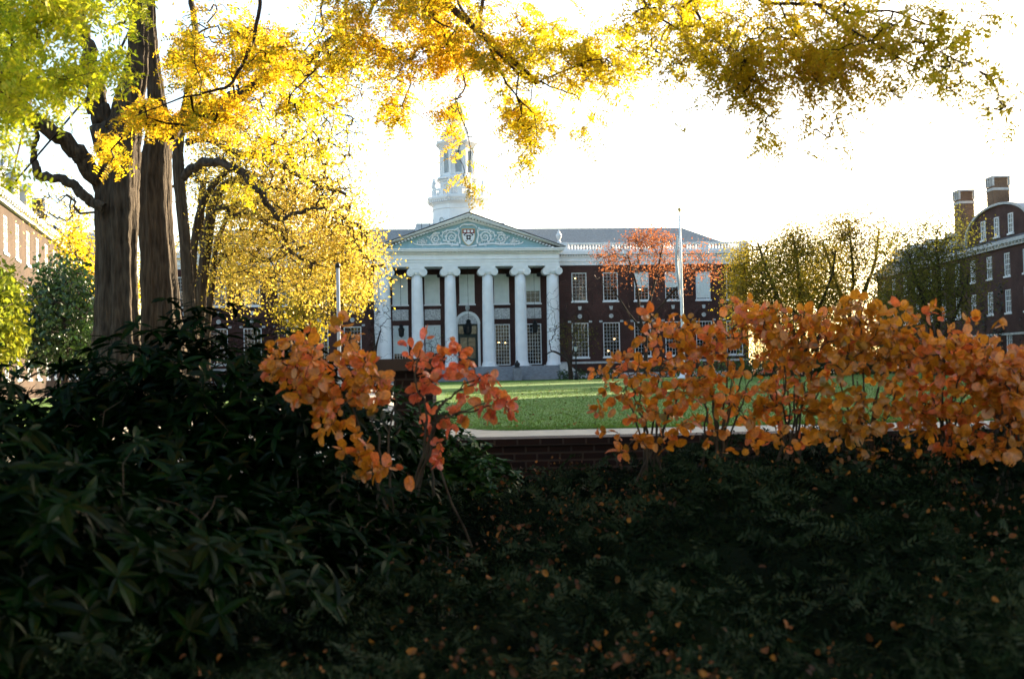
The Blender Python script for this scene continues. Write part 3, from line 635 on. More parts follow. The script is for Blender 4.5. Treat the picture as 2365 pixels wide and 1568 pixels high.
def colonize(base, targets, r, maxlen=None):
    """each target is tied to the nearest wood that already exists; returns nodes, parents (-1 for given wood)"""
    base = np.asarray(base); dm = np.full(len(targets), 1e9)
    for i in range(0, len(targets), 500): dm[i:i+500] = np.linalg.norm(targets[i:i+500, None]-base[None], axis=2).min(1)
    order = np.argsort(dm); nodes = np.empty((len(base)+len(targets), 3)); nodes[:len(base)] = base; par = np.full(len(nodes), -1); k = len(base)
    for t in targets[order]:
        d = np.linalg.norm(nodes[:k]-t, axis=1); j = int(d.argmin())
        nodes[k] = t; par[k] = j; k += 1
    return nodes, par, len(base)
def twigs(b, nodes, par, nb, r, r0, pw=.45, sag=.0, sides=3, mi=0, kink=.12, rmax=1e9):
    cnt = np.zeros(len(nodes))
    for i in range(len(nodes)-1, nb-1, -1):
        cnt[i] += 1
        if par[i] >= nb: cnt[par[i]] += cnt[i]
    for i in range(nb, len(nodes)):
        a, c = nodes[par[i]], nodes[i]; L = np.linalg.norm(c-a)
        if L < 1e-4: continue
        m1 = a+(c-a)*.35 + r.normal(0, kink*.5, 3)*L; m2 = a+(c-a)*.7 + r.normal(0, kink*.5, 3)*L; m1[2] += sag*L; m2[2] += sag*L*.8
        ra = min(r0*cnt[i]**pw, rmax); rb = max(r0*.6, ra*.7)
        b.tube([a, m1, m2, c], [ra, ra*.9, rb*1.05, rb], sides, mi)
def limb_px(pts, rad, Y, n=7, dY=None):
    """path through picture positions at depth Y (or one depth per point) with radii in picture units"""
    Ys = np.broadcast_to(np.asarray(Y, float), (len(pts),))
    w3 = np.array([P(x, y, q) for (x, y), q in zip(pts, Ys)]); s = smooth_path(w3, n); k = np.arange(len(s)); q = Pr(np.mean(rad), Ys[0])*(.28 if n < 8 else .02); s = s + np.stack([np.sin(k*.83+pts[0][0])+.6*np.sin(k*1.9), np.cos(k*.71+pts[0][1]), np.sin(k*.97+2+pts[0][1])+.6*np.cos(k*2.3)], 1)*q*np.minimum(1, k/6)[:, None]; rr = np.interp(np.linspace(0, len(pts)-1, len(s)), range(len(pts)), [Pr(a, q) for a, q in zip(rad, Ys)])
    return s, rr
def child(name, b, m, parent, smooth=False):
    me = b.mesh(name, m, smooth); o = link(name, me, parent); o.matrix_parent_inverse = Matrix.Translation(-Vector(parent.location)); return o
def scatter_leaves(b, r, pts, k, spread, size, T=LEAF4, up=.25, hang=-.3):
    N = len(pts)*k; c = np.repeat(pts, k, 0) + r.normal(0, spread, (N, 3)); d = unit(r, N, hang); n = unit(r, N, up)
    inst(b, T[0], T[1], c, d, n, size*r.uniform(.6, 1.25, N))
def compound(b, r, pts, k, L=.17, pairs=9, lw=.028, spread=.12, outdir=None):
    """feathery pinnate leaves: k at each point, drooping"""
    N = len(pts)*k; base = np.repeat(pts, k, 0) + r.normal(0, spread*.35, (N, 3)); d = unit(r, N, -.35, .6); n = unit(r, N, .9, .7)
    y = np.cross(n, d); y /= np.linalg.norm(y, axis=1)[:, None]; n = np.cross(d, y); Ls = L*r.uniform(.6, 1.25, N)
    T, Fc = LEAFLET
    for i in range(pairs):
        t = (i+.7)/pairs
        p = base + d*(Ls*t)[:, None] + np.array([0, 0, -1])*(Ls*.28*t*t)[:, None]
        for s in (-1, 1):
            keep = r.uniform(size=N) > .1; q = keep.nonzero()[0]
            dd = d[q]*.45 + s*y[q] + r.normal(0, .15, (len(q), 3)); nn = n[q] + r.normal(0, .35, (len(q), 3))
            inst(b, T, Fc, p[q], dd, nn, lw*r.uniform(.75, 1.2, len(q))*(1-.35*abs(t-.45)))
    rp = np.stack([base, base+d*(Ls*.5)[:, None]-np.array([0, 0, 1])*(Ls*.07)[:, None], base+d*Ls[:, None]-np.array([0, 0, 1])*(Ls*.28)[:, None]], 1)
    w_ = .0012; off = y*w_
    v = np.concatenate([rp-off[:, None], rp+off[:, None]], 1).reshape(-1, 3); o = np.arange(N)[:, None]*6
    b.ch.append((v, [np.concatenate([o+np.array([[0, 1, 4, 3]]), o+np.array([[1, 2, 5, 4]])]) + b.n], 0)); b.n += len(v)

L_LOCUST = leafmat('locust_leaf', [(.10, .16, .012), (.36, .34, .015), (.72, .50, .015), (.78, .48, .02), (.76, .37, .03)], .62, .02)
L_GREEN = leafmat('green_yellow_leaf', [(.22, .36, .02), (.42, .50, .02), (.60, .58, .02), (.76, .60, .02)], .62, .03)
L_OLIVE = leafmat('olive_gold_leaf', [(.24, .27, .012), (.50, .42, .012), (.64, .46, .015), (.64, .36, .02)], .66, .02)
L_YELLOW = leafmat('linden_leaf', [(.36, .32, .03), (.62, .48, .05), (.72, .54, .08), (.70, .46, .12)], .45, .04, nscale=.5)
L_MAPLE = leafmat('russet_leaf', [(.25, .07, .02), (.42, .14, .045), (.52, .22, .09)], .4, .03)
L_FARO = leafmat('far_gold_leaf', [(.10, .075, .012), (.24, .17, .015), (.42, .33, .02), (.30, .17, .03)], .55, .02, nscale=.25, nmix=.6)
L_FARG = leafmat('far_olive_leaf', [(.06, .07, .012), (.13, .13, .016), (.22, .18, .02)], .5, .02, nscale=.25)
L_FOTH = leafmat('orange_shrub_leaf', [(.14, .13, .02), (.44, .16, .010), (.58, .24, .014), (.64, .26, .018), (.68, .20, .025), (.70, .15, .05), (.66, .36, .03)], .46, .06, .36, 2.0, .3)
L_RED = leafmat('coral_shrub_leaf', [(.58, .24, .03), (.66, .18, .05), (.72, .15, .07), (.62, .10, .045)], .46, .06, .36, 2.0, .3)
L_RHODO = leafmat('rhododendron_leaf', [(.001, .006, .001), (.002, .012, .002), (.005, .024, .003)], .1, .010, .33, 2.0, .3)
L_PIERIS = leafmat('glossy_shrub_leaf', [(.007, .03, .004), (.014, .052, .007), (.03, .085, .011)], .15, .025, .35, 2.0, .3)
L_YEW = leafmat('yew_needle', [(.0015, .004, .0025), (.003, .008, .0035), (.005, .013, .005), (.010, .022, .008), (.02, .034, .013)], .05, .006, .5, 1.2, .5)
L_LITTER = leafmat('fallen_leaf', [(.02, .010, .005), (.05, .02, .008), (.09, .034, .010), (.15, .055, .012), (.30, .13, .018)], .2, .02, .5, 3, .1)
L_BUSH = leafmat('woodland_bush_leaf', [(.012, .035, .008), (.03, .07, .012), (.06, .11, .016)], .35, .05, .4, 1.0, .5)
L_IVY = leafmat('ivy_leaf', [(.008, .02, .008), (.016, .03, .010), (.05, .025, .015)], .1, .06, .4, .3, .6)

def tree(name, label, cat, at, group=None): return thing(name, label, cat, (float(at[0]), float(at[1]), 0.0), 0, group)

# ---- the two big trunks and the boughs over the camera (honey locusts)
def big_locust():
    r = np.random.default_rng(11)
    t = tree('honey_locust_tree', 'massive furrowed trunk with yellow green feathery boughs, the frontmost trunk of the cluster', 'tree', P(272, 800, 16))
    base = []
    def add(name, pts, rad, Y, sides=14, rough=.03, lobes=0, m=BARK1, n=7):
        s, rr = limb_px(pts, rad, Y, n); b = MB(); b.tube(s, rr, sides, 0, rough, r, lobes); child(name, b, m, t, True); base.append(s)
    add('trunk', [(268, 960), (270, 850), (271, 745), (269, 600), (271, 480), (278, 380), (288, 300), (302, 220), (316, 150), (320, 60), (316, -80)], [66, 54, 47, 45, 48, 43, 37, 30, 25, 21, 17], 16, 56, .022, 9, BARK1, 14)
    add('limb', [(262, 400), (245, 330), (230, 260), (216, 200), (200, 110), (182, -20)], [27, 26, 23, 20, 16, 12], 16.0, 20, .03, 5)
    add('limb', [(250, 450), (205, 385), (150, 325), (95, 290), (40, 248), (0, 205), (-60, 140)], [24, 20, 18, 17, 16, 14, 11], [16, 15.8, 15.5, 15.2, 15, 14.6, 14], 18, .03, 5)
    add('limb', [(240, 480), (205, 462), (178, 436), (150, 417), (112, 409), (90, 402), (80, 372), (78, 342), (86, 305), (70, 270), (40, 240)], [13, 12, 11, 10, 10, 10, 8, 6, 5, 4, 3], 15.6, 10, .06, 3)
    # front boughs hanging towards the camera
    fr = [([(601, -40), (598, 30), (585, 90), (566, 137), (545, 175), (527, 199), (470, 216), (410, 230), (312, 269)], [5, 5, 4.6, 4.4, 4, 3.6, 2.6, 2, 1.2], 9.5),
          ([(1127, -60), (1109, 43), (1113, 82), (1145, 117), (1184, 157), (1220, 185), (1252, 192), (1287, 206), (1333, 221)], [5, 4.4, 4, 3.6, 3.2, 2.8, 2.4, 2, 1.2], 8.6),
          ([(1120, 85), (1148, 150), (1170, 192), (1198, 228), (1234, 270), (1240, 325)], [3, 2.8, 2.4, 2, 1.6, 1], 8.4),
          ([(1052, -60), (1060, 10), (1088, 50), (1110, 90)], [4, 3.6, 3.2, 3], 8.8),
          ([(960, -60), (970, 10), (999, 43), (1049, 71)], [4.4, 4, 3, 1.6], 9),
          ([(1010, 40), (1034, 103), (1063, 157), (1074, 200), (1056, 231), (1062, 262), (1080, 310), (1086, 352), (1080, 400), (1066, 430)], [2.6, 2.4, 2.2, 2, 1.6, 1.4, 1.2, 1, .9, .7], 9),
          ([(1240, 190), (1305, 164), (1358, 142), (1412, 135)], [2, 1.8, 1.4, 1], 8.3),
          ([(880, -60), (850, 40), (780, 110), (720, 170), (660, 230)], [5, 4, 3, 2.4, 1.4], 10),
          ([(760, -60), (742, 20), (745, 70), (700, 120)], [4, 3, 2.6, 1.4], 11)]
    b = MB(); fb = []
    for pts, rad, Y in fr:
        s, rr = limb_px(pts, rad, np.linspace(Y, Y-.5, len(pts)), 6); b.tube(s, rr, 6); fb.append(s)
    # the boughs run back to the crown overhead
    top = [s[0] for s in fb]
    hub = P(300, -420, 14.5)
    for q in top:
        mid = (q+hub)/2 + np.array([0, 0, .5]); s = smooth_path([hub, mid, q], 6); b.tube(s, np.linspace(.09, .022, len(s)), 7)
    b.tube(smooth_path([P(316, -80, 16), P(310, -250, 15.5), hub], 5), np.linspace(.12, .09, 11), 9)
    wood_mb = b
    def crown(specs, wood, m, k, L, lw, pairs, seed, rt, nm='foliage', sag=-.05, dens=.44):
        rr = np.random.default_rng(seed); tg = clumpy(rr, blob_px(rr, specs), dens); nodes, par, nb = colonize(np.concatenate(wood), tg, rr)
        twigs(wood_mb, nodes, par, nb, rr, rt, .42, sag, 3, 0, .2, rt*4)
        b = MB(); mids = nodes[nb:]; pa = nodes[par[nb:]]; ex = pa + (mids-pa)*rr.uniform(.3, .9, (len(mids), 1))
        near = np.linalg.norm(mids-pa, axis=1) < .7
        compound(b, rr, np.concatenate([mids, ex[near]]), k, L, pairs, lw); child(nm, b, m, t)
    crown([(80, 60, 120, 130, 7.0, 1.2, 110), (160, 170, 110, 110, 7.5, 1.0, 60), (30, 150, 60, 140, 6.5, .8, 60), (262, 110, 46, 90, 8.5, 1, 26), (15, 300, 30, 110, 6.5, .5, 22), (350, 10, 60, 36, 8, 1, 12), (240, 20, 70, 40, 8, 1, 14), (10, 390, 22, 30, 6.5, .3, 6)], [base[2][15:], base[1][20:], base[0][100:]], L_GREEN, 4, .19, .045, 8, 21, .0035, dens=.36)
    crown([(450, 60, 80, 90, 10, 1.2, 46), (450, 130, 80, 70, 10.5, 1, 44), (520, 220, 80, 70, 10, 1, 60), (400, 240, 110, 55, 10, 1, 60), (340, 265, 80, 40, 10.5, .7, 36), (250, 330, 26, 60, 12, .5, 14), (470, 280, 70, 40, 10, .6, 24), (600, 160, 110, 70, 10, 1, 50), (640, 90, 110, 90, 10, 1, 60), (560, 60, 90, 80, 10, 1, 40), (700, 230, 110, 50, 10, .8, 26), (610, 320, 110, 40, 11, 1, 22), (560, 440, 30, 25, 12, .4, 6), (700, 330, 90, 60, 11, .8, 16)], [fb[0], fb[7], fb[8], base[0][105:125], base[1][:18]], L_LOCUST, 3, .19, .042, 8, 22, .0035, dens=.46)
    crown([(860, 40, 170, 70, 9, 1, 120), (1000, 30, 160, 80, 9, 1, 120), (800, 130, 120, 60, 9.5, 1, 50), (960, 120, 110, 60, 9, .8, 60), (1120, 60, 110, 90, 8.7, .8, 80), (880, 220, 60, 60, 9.2, .6, 20), (950, 190, 60, 65, 9, .5, 18), (880, 260, 50, 40, 9, .5, 8), (1040, 150, 60, 40, 9, .5, 12), (1046, 258, 17, 24, 9, .2, 11), (1075, 290, 20, 20, 9, .2, 3), (1083, 345, 12, 40, 9, .2, 11), (1072, 405, 9, 30, 9, .1, 7), (1050, 340, 30, 10, 9, .1, 3), (1210, 300, 12, 60, 8.5, .2, 5)], fb[1:9], L_LOCUST, 3, .18, .036, 9, 23, .003)
    crown([(1190, 150, 90, 60, 8.5, .7, 46), (1220, 80, 100, 80, 8.6, .8, 40), (1190, 240, 46, 50, 8.4, .5, 16), (1240, 270, 60, 50, 8.3, .5, 34), (1300, 195, 80, 40, 8.3, .5, 26), (1370, 130, 80, 60, 8.2, .6, 40), (1300, 60, 110, 60, 8.4, .8, 40), (1440, 150, 60, 40, 8.2, .4, 16), (1330, 290, 50, 30, 8.2, .3, 8), (1420, 60, 70, 60, 8.2, .6, 22), (1430, 210, 60, 40, 8.2, .3, 8), (1190, 400, 20, 60, 8.4, .2, 5)], fb[1:3]+[fb[6]], leafmat('locust_mixed_leaf', [(.26, .28, .012), (.52, .46, .014), (.66, .50, .015), (.70, .44, .03)], .62, .03), 3, .17, .034, 9, 24, .003)
    r5 = np.random.default_rng(66); n = 34000; q = unit(r5, n); q[:, 2] = np.abs(q[:, 2]); q = q*r5.uniform(.75, 1, (n, 1))*[8.5, 8.5, 5.0] + [-1.5, -2.5, 4.2]  # unseen shell of leaves added above the camera to keep skylight off the foreground
    q = q[(q[:, 2] > 4.6) & ((q[:, 1] < 5.5) | (q[:, 2] > 1.2+.42*q[:, 1]+.8))]
    s = smooth_path([hub, (-2.5, 9, 8.6), (-1.8, 4, 8.8), (-1.5, -2, 8.6), (-1.5, -7, 7.5)], 8); wood_mb.tube(s, np.linspace(.09, .03, len(s)), 7)
    nodes, par, nb = colonize(s, q[::70], r5); twigs(wood_mb, nodes, par, nb, r5, .006, .42, 0, 3, 0, .2, .04)
    b = MB(); inst(b, *LEAF4, q, unit(r5, len(q)), unit(r5, len(q), .5), r5.uniform(.15, .28, len(q))); child('foliage', b, L_LOCUST, t)
    child('bough', wood_mb, TWIG, t)
big_locust()

def right_locust():
    r = np.random.default_rng(31)
    t = tree('honey_locust_tree', 'overhanging olive gold feathery boughs filling the sky above the flagpole', 'tree', (9.5, 6.5, 0))
    b = MB(); tp = smooth_path([(9.5, 6.5, -.1), (9.5, 6.5, 2), (9.2, 6.6, 4), (8.4, 6.9, 5.4)], 8); b.tube(tp, np.linspace(.24, .13, len(tp)), 20, 0, .03, r, 5); child('trunk', b, BARK1, t, True)
    fr = [([(1470, -120), (1480, -20), (1495, 15), (1516, 38), (1566, 68), (1593, 104), (1647, 142), (1693, 165)], [4, 3.6, 3.2, 3, 2.6, 2.2, 1.8, 1], 7.6),
          ([(1580, -120), (1598, -20), (1610, 30), (1624, 58), (1642, 82), (1690, 130)], [4.4, 4, 3.6, 3, 2.4, 1.2], 7.4),
          ([(1700, -120), (1743, -10), (1801, 9), (1880, 10), (1960, 30), (2050, 25), (2110, 46), (2167, 65), (2240, 70)], [5, 4.6, 4.2, 4, 3.4, 3, 2.6, 2, 1], 7.0),
          ([(1880, 5), (1910, 30), (1947, 58), (2005, 92), (2071, 131), (2128, 165), (2178, 196), (2225, 227), (2282, 262)], [3, 2.8, 2.6, 2.4, 2.2, 2, 1.6, 1.2, .8], 6.6),
          ([(1690, 160), (1724, 223), (1786, 270), (1840, 275), (1878, 300)], [1.4, 1.2, 1, .8, .6], 7.2),
          ([(1800, 8), (1830, 70), (1880, 130), (1900, 200), (1930, 280)], [2.4, 2, 1.6, 1.2, .7], 7.0),
          ([(2170, 120), (2230, 150), (2300, 180), (2370, 200)], [1.6, 1.4, 1.1, .8], 5.6)]
    b = MB(); fb = []
    for pts, rad, Y in fr:
        s, rr = limb_px(pts, rad, np.linspace(Y, Y-.4, len(pts)), 6); b.tube(s, rr, 6); fb.append(s)
    for s in fb[:3]:
        q = smooth_path([tp[-1], (tp[-1]+s[0])/2+np.array([0, 0, .4]), s[0]], 6); b.tube(q, np.linspace(.08, .015, len(q)), 7)
    q = smooth_path([tp[-4], tp[-4]*.66+fb[6][-1]*.34+np.array([0, .2, .45]), tp[-4]*.3+fb[6][-1]*.7+np.array([.1, -.1, .3]), fb[6][-1]], 6); b.tube(q, np.linspace(.06, .008, len(q)), 6)
    wood_mb = b
    for seed, m, specs in ((41, L_OLIVE, [(1560, 60, 100, 90, 7.5, .9, 110), (1480, 40, 70, 60, 7.6, .8, 60), (1640, 30, 120, 70, 7.4, .9, 100), (1690, 130, 90, 70, 7.3, .7, 90), (1730, 195, 70, 55, 7.2, .4, 90), (1780, 60, 130, 80, 7.1, .9, 90), (1880, 60, 130, 90, 6.9, .9, 100), (1900, 165, 90, 65, 6.9, .5, 100), (1790, 130, 80, 50, 7.0, .5, 30), (1960, 120, 120, 60, 6.7, .5, 50), (2100, 100, 110, 60, 6.4, .5, 34), (1990, 50, 110, 60, 6.7, .6, 60), (1500, 70, 60, 80, 7.6, .5, 44), (1540, 140, 60, 60, 7.5, .5, 20), (2080, 60, 90, 50, 6.5, .6, 40), (2170, 60, 80, 60, 6.3, .6, 26), (1600, 130, 50, 40, 7.4, .4, 16), (2000, 130, 80, 50, 6.6, .5, 20), (1960, 200, 60, 50, 6.8, .3, 10)]),
                           (42, L_OLIVE, [(1850, 290, 110, 50, 7.1, .3, 12), (1950, 300, 60, 60, 7.0, .3, 8), (1770, 300, 60, 50, 7.1, .2, 6), (2230, 160, 120, 80, 6.0, .8, 26), (2320, 230, 60, 60, 5.6, .4, 12), (2150, 190, 80, 50, 6.5, .3, 10), (2060, 200, 60, 40, 6.6, .3, 6), (2240, 40, 80, 50, 6.2, .6, 14), (1570, 250, 30, 30, 7.4, .2, 3)])):
        rr = np.random.default_rng(seed); tg = clumpy(rr, blob_px(rr, specs), .68 if seed == 41 else 1); nodes, par, nb = colonize(np.concatenate(fb), tg, rr)
        twigs(wood_mb, nodes, par, nb, rr, .0026, .42, -.05, 3, 0, .2, .012)
        b = MB(); pa = nodes[par[nb:]]; md = nodes[nb:]; near = np.linalg.norm(md-pa, axis=1) < .6
        pts = md
        compound(b, rr, pts, 2, .17, 9, .032); child('foliage', b, m, t)
    child('bough', wood_mb, TWIG, t)
right_locust()

def second_trunk():
    r = np.random.default_rng(51)
    t = tree('tall_tree', 'grey ridged trunk close behind the frontmost massive trunk, branching towards the library', 'tree', P(374, 800, 17))
    sp = [('trunk', [(380, 960), (378, 850), (373, 745), (365, 600), (358, 480), (360, 380), (366, 310), (362, 230), (352, 150), (346, 60), (342, -80)], [58, 50, 43, 40, 38, 34, 27, 18, 16, 14, 11], 17, 44, BARK1, 12),
          ('limb', [(372, 330), (392, 300), (440, 268), (520, 237), (600, 190), (660, 160), (692, 148), (740, 118), (790, 60)], [22, 20, 17, 15, 13, 10, 9, 7, 4], [17, 17, 16.8, 16.5, 16.2, 16, 15.8, 15.5, 15], 14, BARK1, 7),
          ('limb', [(420, 275), (440, 200), (450, 110), (445, 20), (440, -60)], [10, 9, 8, 7, 5], 17.2, 12, BARK1, 7)]
    base = []
    for nm, pts, rad, Y, sd, m, n in sp:
        s, rr = limb_px(pts, rad, Y, n); b = MB(); b.tube(s, rr, sd, 0, .022, r, 7); child(nm, b, m, t, True); base.append(s)
    tg = blob_px(r, [(620, 170, 160, 90, 16.5, 1, 90), (720, 190, 100, 90, 16, 1, 70), (560, 250, 110, 60, 17, 1, 50), (500, 90, 110, 100, 17, 1, 60), (760, 110, 90, 90, 15.5, 1, 50), (810, 260, 70, 80, 16, 1, 36)])
    nodes, par, nb = colonize(np.concatenate([base[1][14:], base[2][8:]]), tg, r); b = MB(); b.tube(base[1], .05, 5); twigs(b, nodes, par, nb, r, .0055, .45, 0, 4, 0, .25, .04); child('branch', b, BARK2, t)
    b = MB(); scatter_leaves(b, r, nodes[nb:][r.uniform(size=len(tg)) < .6], 7, .16, .07); child('foliage', b, L_LOCUST, t)
second_trunk()

def linden():
    r = np.random.default_rng(61)
    t = tree('linden_tree', 'sunlit golden tree with arching dark limbs beside the white pole', 'tree', P(455, 800, 22))
    sp = [('trunk', [(444, 880), (441, 790), (434, 650), (422, 500), (412, 400), (412, 330), (424, 270), (440, 180)], [17, 15, 14, 13, 13, 12, 10, 7], 20.5, 22, 10),
          ('trunk', [(450, 880), (454, 780), (464, 670), (478, 560), (488, 490), (505, 445), (535, 420), (570, 418), (606, 426)], [17, 15, 13, 13, 13, 11, 10, 8, 6], 22, 18, 9),
          ('trunk', [(452, 880), (450, 760), (444, 650), (450, 550), (468, 470), (500, 420), (540, 385)], [11, 10, 9, 9, 8, 7, 5], 21.2, 12, 8),
          ('trunk', [(480, 880), (480, 760), (490, 660), (500, 570), (526, 500), (560, 455)], [8, 7, 7, 6, 5, 3.5], 22.6, 10, 8),
          ('trunk', [(470, 880), (468, 740), (470, 600), (464, 500), (470, 420)], [9, 8, 8, 9, 7], 23, 12, 8),
          ('limb', [(422, 410), (445, 388), (475, 375), (515, 377), (560, 402), (600, 445), (622, 478), (645, 506), (668, 498), (700, 487), (748, 478)], [10, 10, 9.5, 9, 8.5, 8, 7, 6, 5, 4, 2.5], [20.5, 20.4, 20.2, 20, 20, 20, 20.2, 20.4, 20.5, 20.6, 20.8], 10, 6),
          ('limb', [(486, 500), (515, 478), (540, 498), (575, 490), (610, 510), (650, 540), (670, 580), (720, 610)], [7, 6, 5.5, 5, 4.5, 4, 3, 1.6], 21.5, 8, 6),
          ('limb', [(430, 330), (480, 320), (525, 345), (560, 356), (606, 362), (650, 385), (720, 420), (800, 450)], [8, 7, 6, 6, 5.5, 4.5, 3, 1.6], 21, 8, 6),
          ('limb', [(600, 426), (660, 440), (720, 470), (790, 500), (850, 540)], [6, 4.6, 3.6, 2.6, 1.4], 22, 7, 6),
          ('limb', [(470, 640), (510, 600), (560, 580), (620, 600)], [5, 4.4, 3.6, 2], 23, 7, 6)]
    base = []
    for nm, pts, rad, Y, sd, n in sp:
        s, rr = limb_px(pts, rad, Y, n); b = MB(); b.tube(s, rr, sd, 0, .06, r, 4); child(nm, b, BARK2 if nm == 'limb' else BARK1, t, True); base.append(s)
    wood = np.concatenate([q[len(q)//2:] for q in base[2:4]]+base[5:]+[base[1][30:], base[4][20:], base[0][45:]])
    dense = clumpy2(r, blob_px(r, [(620, 548, 185, 100, 23, 3, 430), (760, 610, 100, 80, 23, 2, 210), (530, 600, 70, 110, 23.5, 2, 150), (800, 560, 75, 60, 22.5, 1.5, 110), (700, 520, 150, 60, 23, 2, 170), (815, 650, 40, 60, 22.5, .6, 60), (560, 630, 90, 36, 23, 1.5, 60), (700, 655, 40, 46, 22.5, .8, 36), (850, 600, 40, 60, 22.3, .8, 36), (600, 470, 160, 50, 23, 2.5, 170)], .22), .66)
    sparse = blob_px(r, [(600, 430, 170, 90, 22, 2.5, 320), (720, 400, 120, 100, 22, 2, 190), (560, 330, 130, 90, 21.5, 2, 230), (770, 500, 90, 60, 22, 1.5, 70), (690, 300, 130, 80, 21.5, 2, 80), (480, 420, 60, 90, 23, 1.5, 60), (800, 400, 60, 90, 22, 1, 24), (130, 480, 80, 80, 24, 1.5, 40)])
    nodes, par, nb = colonize(wood, np.concatenate([dense, sparse]), r); b = MB(); [b.tube(q, .03, 4) for q in base[5:]]; twigs(b, nodes, par, nb, r, .006, .46, .02, 4, 0, .36, .07); child('branch', b, BARK2, t)
    b = MB(); scatter_leaves(b, r, dense, 24, .21, .068); child('foliage', b, L_YELLOW, t)
    b = MB(); scatter_leaves(b, r, sparse[r.uniform(size=len(sparse)) < .85], 15, .20, .065); child('foliage', b, L_YELLOW, t)
linden()

# ---- trees and bushes farther off
def far_tree(name, label, base_px, Y, stems, specs, m, k, spread, size, seed, tw=.012, bark=TWIG, leafy=1.0, bare=None, group=None, rmax=.12, cat='tree', air=1.0, soft=.2):
    r = np.random.default_rng(seed); g = P(base_px[0], base_px[1], Y); t = tree(name, label, cat, g, group); base = []; g = np.array([g[0], g[1], -.05])
    b = MB()
    for pts, rad in stems:
        w3 = [g + r.normal(0, .04, 3)*[1, 1, 0]] + [P(x, y, Y + r.uniform(-.6, .6)) for x, y in pts]; s = smooth_path(w3, 6); rr = np.linspace(Pr(rad, Y), Pr(rad*.3, Y), len(s)); b.tube(s, rr, 8, 0, .05, r); base.append(s[len(s)//3:])
    tg = blob_px(r, [(a, c, d*air, e*air, y_, dy, int(n*air)) for a, c, d, e, y_, dy, n in specs], soft); lv = np.ones(len(tg), bool) & (r.uniform(size=len(tg)) < leafy)
    allp = tg if bare is None else np.concatenate([tg, blob_px(r, bare)])
    nodes, par, nb = colonize(np.concatenate(base), allp, r); twigs(b, nodes, par, nb, r, tw, .42, .03, 3, 0, .25, rmax); child('trunk', b, bark, t, True)
    if k: b = MB(); scatter_leaves(b, r, tg[lv], k, spread, size); child('foliage', b, m, t)
    return t
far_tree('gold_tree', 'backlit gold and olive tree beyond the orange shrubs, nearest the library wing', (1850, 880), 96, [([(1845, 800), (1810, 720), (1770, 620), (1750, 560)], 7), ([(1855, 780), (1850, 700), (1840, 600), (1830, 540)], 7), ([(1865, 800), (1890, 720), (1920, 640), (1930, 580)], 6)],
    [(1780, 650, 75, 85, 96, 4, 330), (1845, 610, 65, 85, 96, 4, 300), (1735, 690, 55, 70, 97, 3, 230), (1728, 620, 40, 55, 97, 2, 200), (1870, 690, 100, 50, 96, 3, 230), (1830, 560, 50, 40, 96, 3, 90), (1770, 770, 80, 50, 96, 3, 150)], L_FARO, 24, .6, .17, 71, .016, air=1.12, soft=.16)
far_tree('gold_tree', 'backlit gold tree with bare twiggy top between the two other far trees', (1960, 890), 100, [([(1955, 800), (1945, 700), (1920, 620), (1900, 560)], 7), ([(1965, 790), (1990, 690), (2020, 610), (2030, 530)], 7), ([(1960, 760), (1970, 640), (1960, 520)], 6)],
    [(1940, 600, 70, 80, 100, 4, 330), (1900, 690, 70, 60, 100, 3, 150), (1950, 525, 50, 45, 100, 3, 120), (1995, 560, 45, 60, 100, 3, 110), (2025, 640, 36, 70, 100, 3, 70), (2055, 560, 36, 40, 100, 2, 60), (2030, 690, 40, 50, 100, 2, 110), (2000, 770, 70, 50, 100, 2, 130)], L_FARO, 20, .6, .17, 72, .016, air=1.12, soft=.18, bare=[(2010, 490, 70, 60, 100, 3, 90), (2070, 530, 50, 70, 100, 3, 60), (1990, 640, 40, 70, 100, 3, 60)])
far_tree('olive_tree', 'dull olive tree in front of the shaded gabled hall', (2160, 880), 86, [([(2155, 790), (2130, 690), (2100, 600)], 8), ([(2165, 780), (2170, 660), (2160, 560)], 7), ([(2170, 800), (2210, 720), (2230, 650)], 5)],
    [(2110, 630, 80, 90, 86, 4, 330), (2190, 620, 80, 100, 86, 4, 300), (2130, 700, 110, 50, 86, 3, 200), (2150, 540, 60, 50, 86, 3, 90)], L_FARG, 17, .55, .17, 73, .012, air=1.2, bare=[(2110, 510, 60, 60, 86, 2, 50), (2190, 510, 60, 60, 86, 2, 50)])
far_tree('gold_tree', 'olive tree added in the gap between library and gabled hall to shade the far lawn', (1885, 866), 127, [([(1885, 800), (1870, 700), (1860, 640)], 7), ([(1890, 780), (1920, 690)], 5)],  # put in as a sun blocker for the lawn near the steps
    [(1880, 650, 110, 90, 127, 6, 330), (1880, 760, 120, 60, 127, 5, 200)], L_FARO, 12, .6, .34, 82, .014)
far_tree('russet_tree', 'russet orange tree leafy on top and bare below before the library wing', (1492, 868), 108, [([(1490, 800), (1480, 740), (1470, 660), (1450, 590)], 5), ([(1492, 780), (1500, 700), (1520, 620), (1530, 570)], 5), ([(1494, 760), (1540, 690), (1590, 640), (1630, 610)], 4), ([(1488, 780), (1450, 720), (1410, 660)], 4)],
    [(1490, 552, 52, 22, 108, 3, 130), (1540, 560, 40, 20, 108, 3, 40), (1500, 595, 110, 35, 108, 4, 120), (1420, 600, 50, 35, 108, 3, 40), (1600, 605, 60, 40, 108, 3, 50), (1640, 625, 34, 22, 108, 2, 24), (1510, 635, 120, 40, 108, 3, 50), (1400, 590, 50, 30, 108, 2, 24), (1560, 610, 110, 36, 108, 3, 40)], L_MAPLE, 9, .38, .22, 74, .011, bare=[(1480, 690, 120, 70, 108, 4, 110), (1400, 640, 60, 70, 108, 3, 40)])
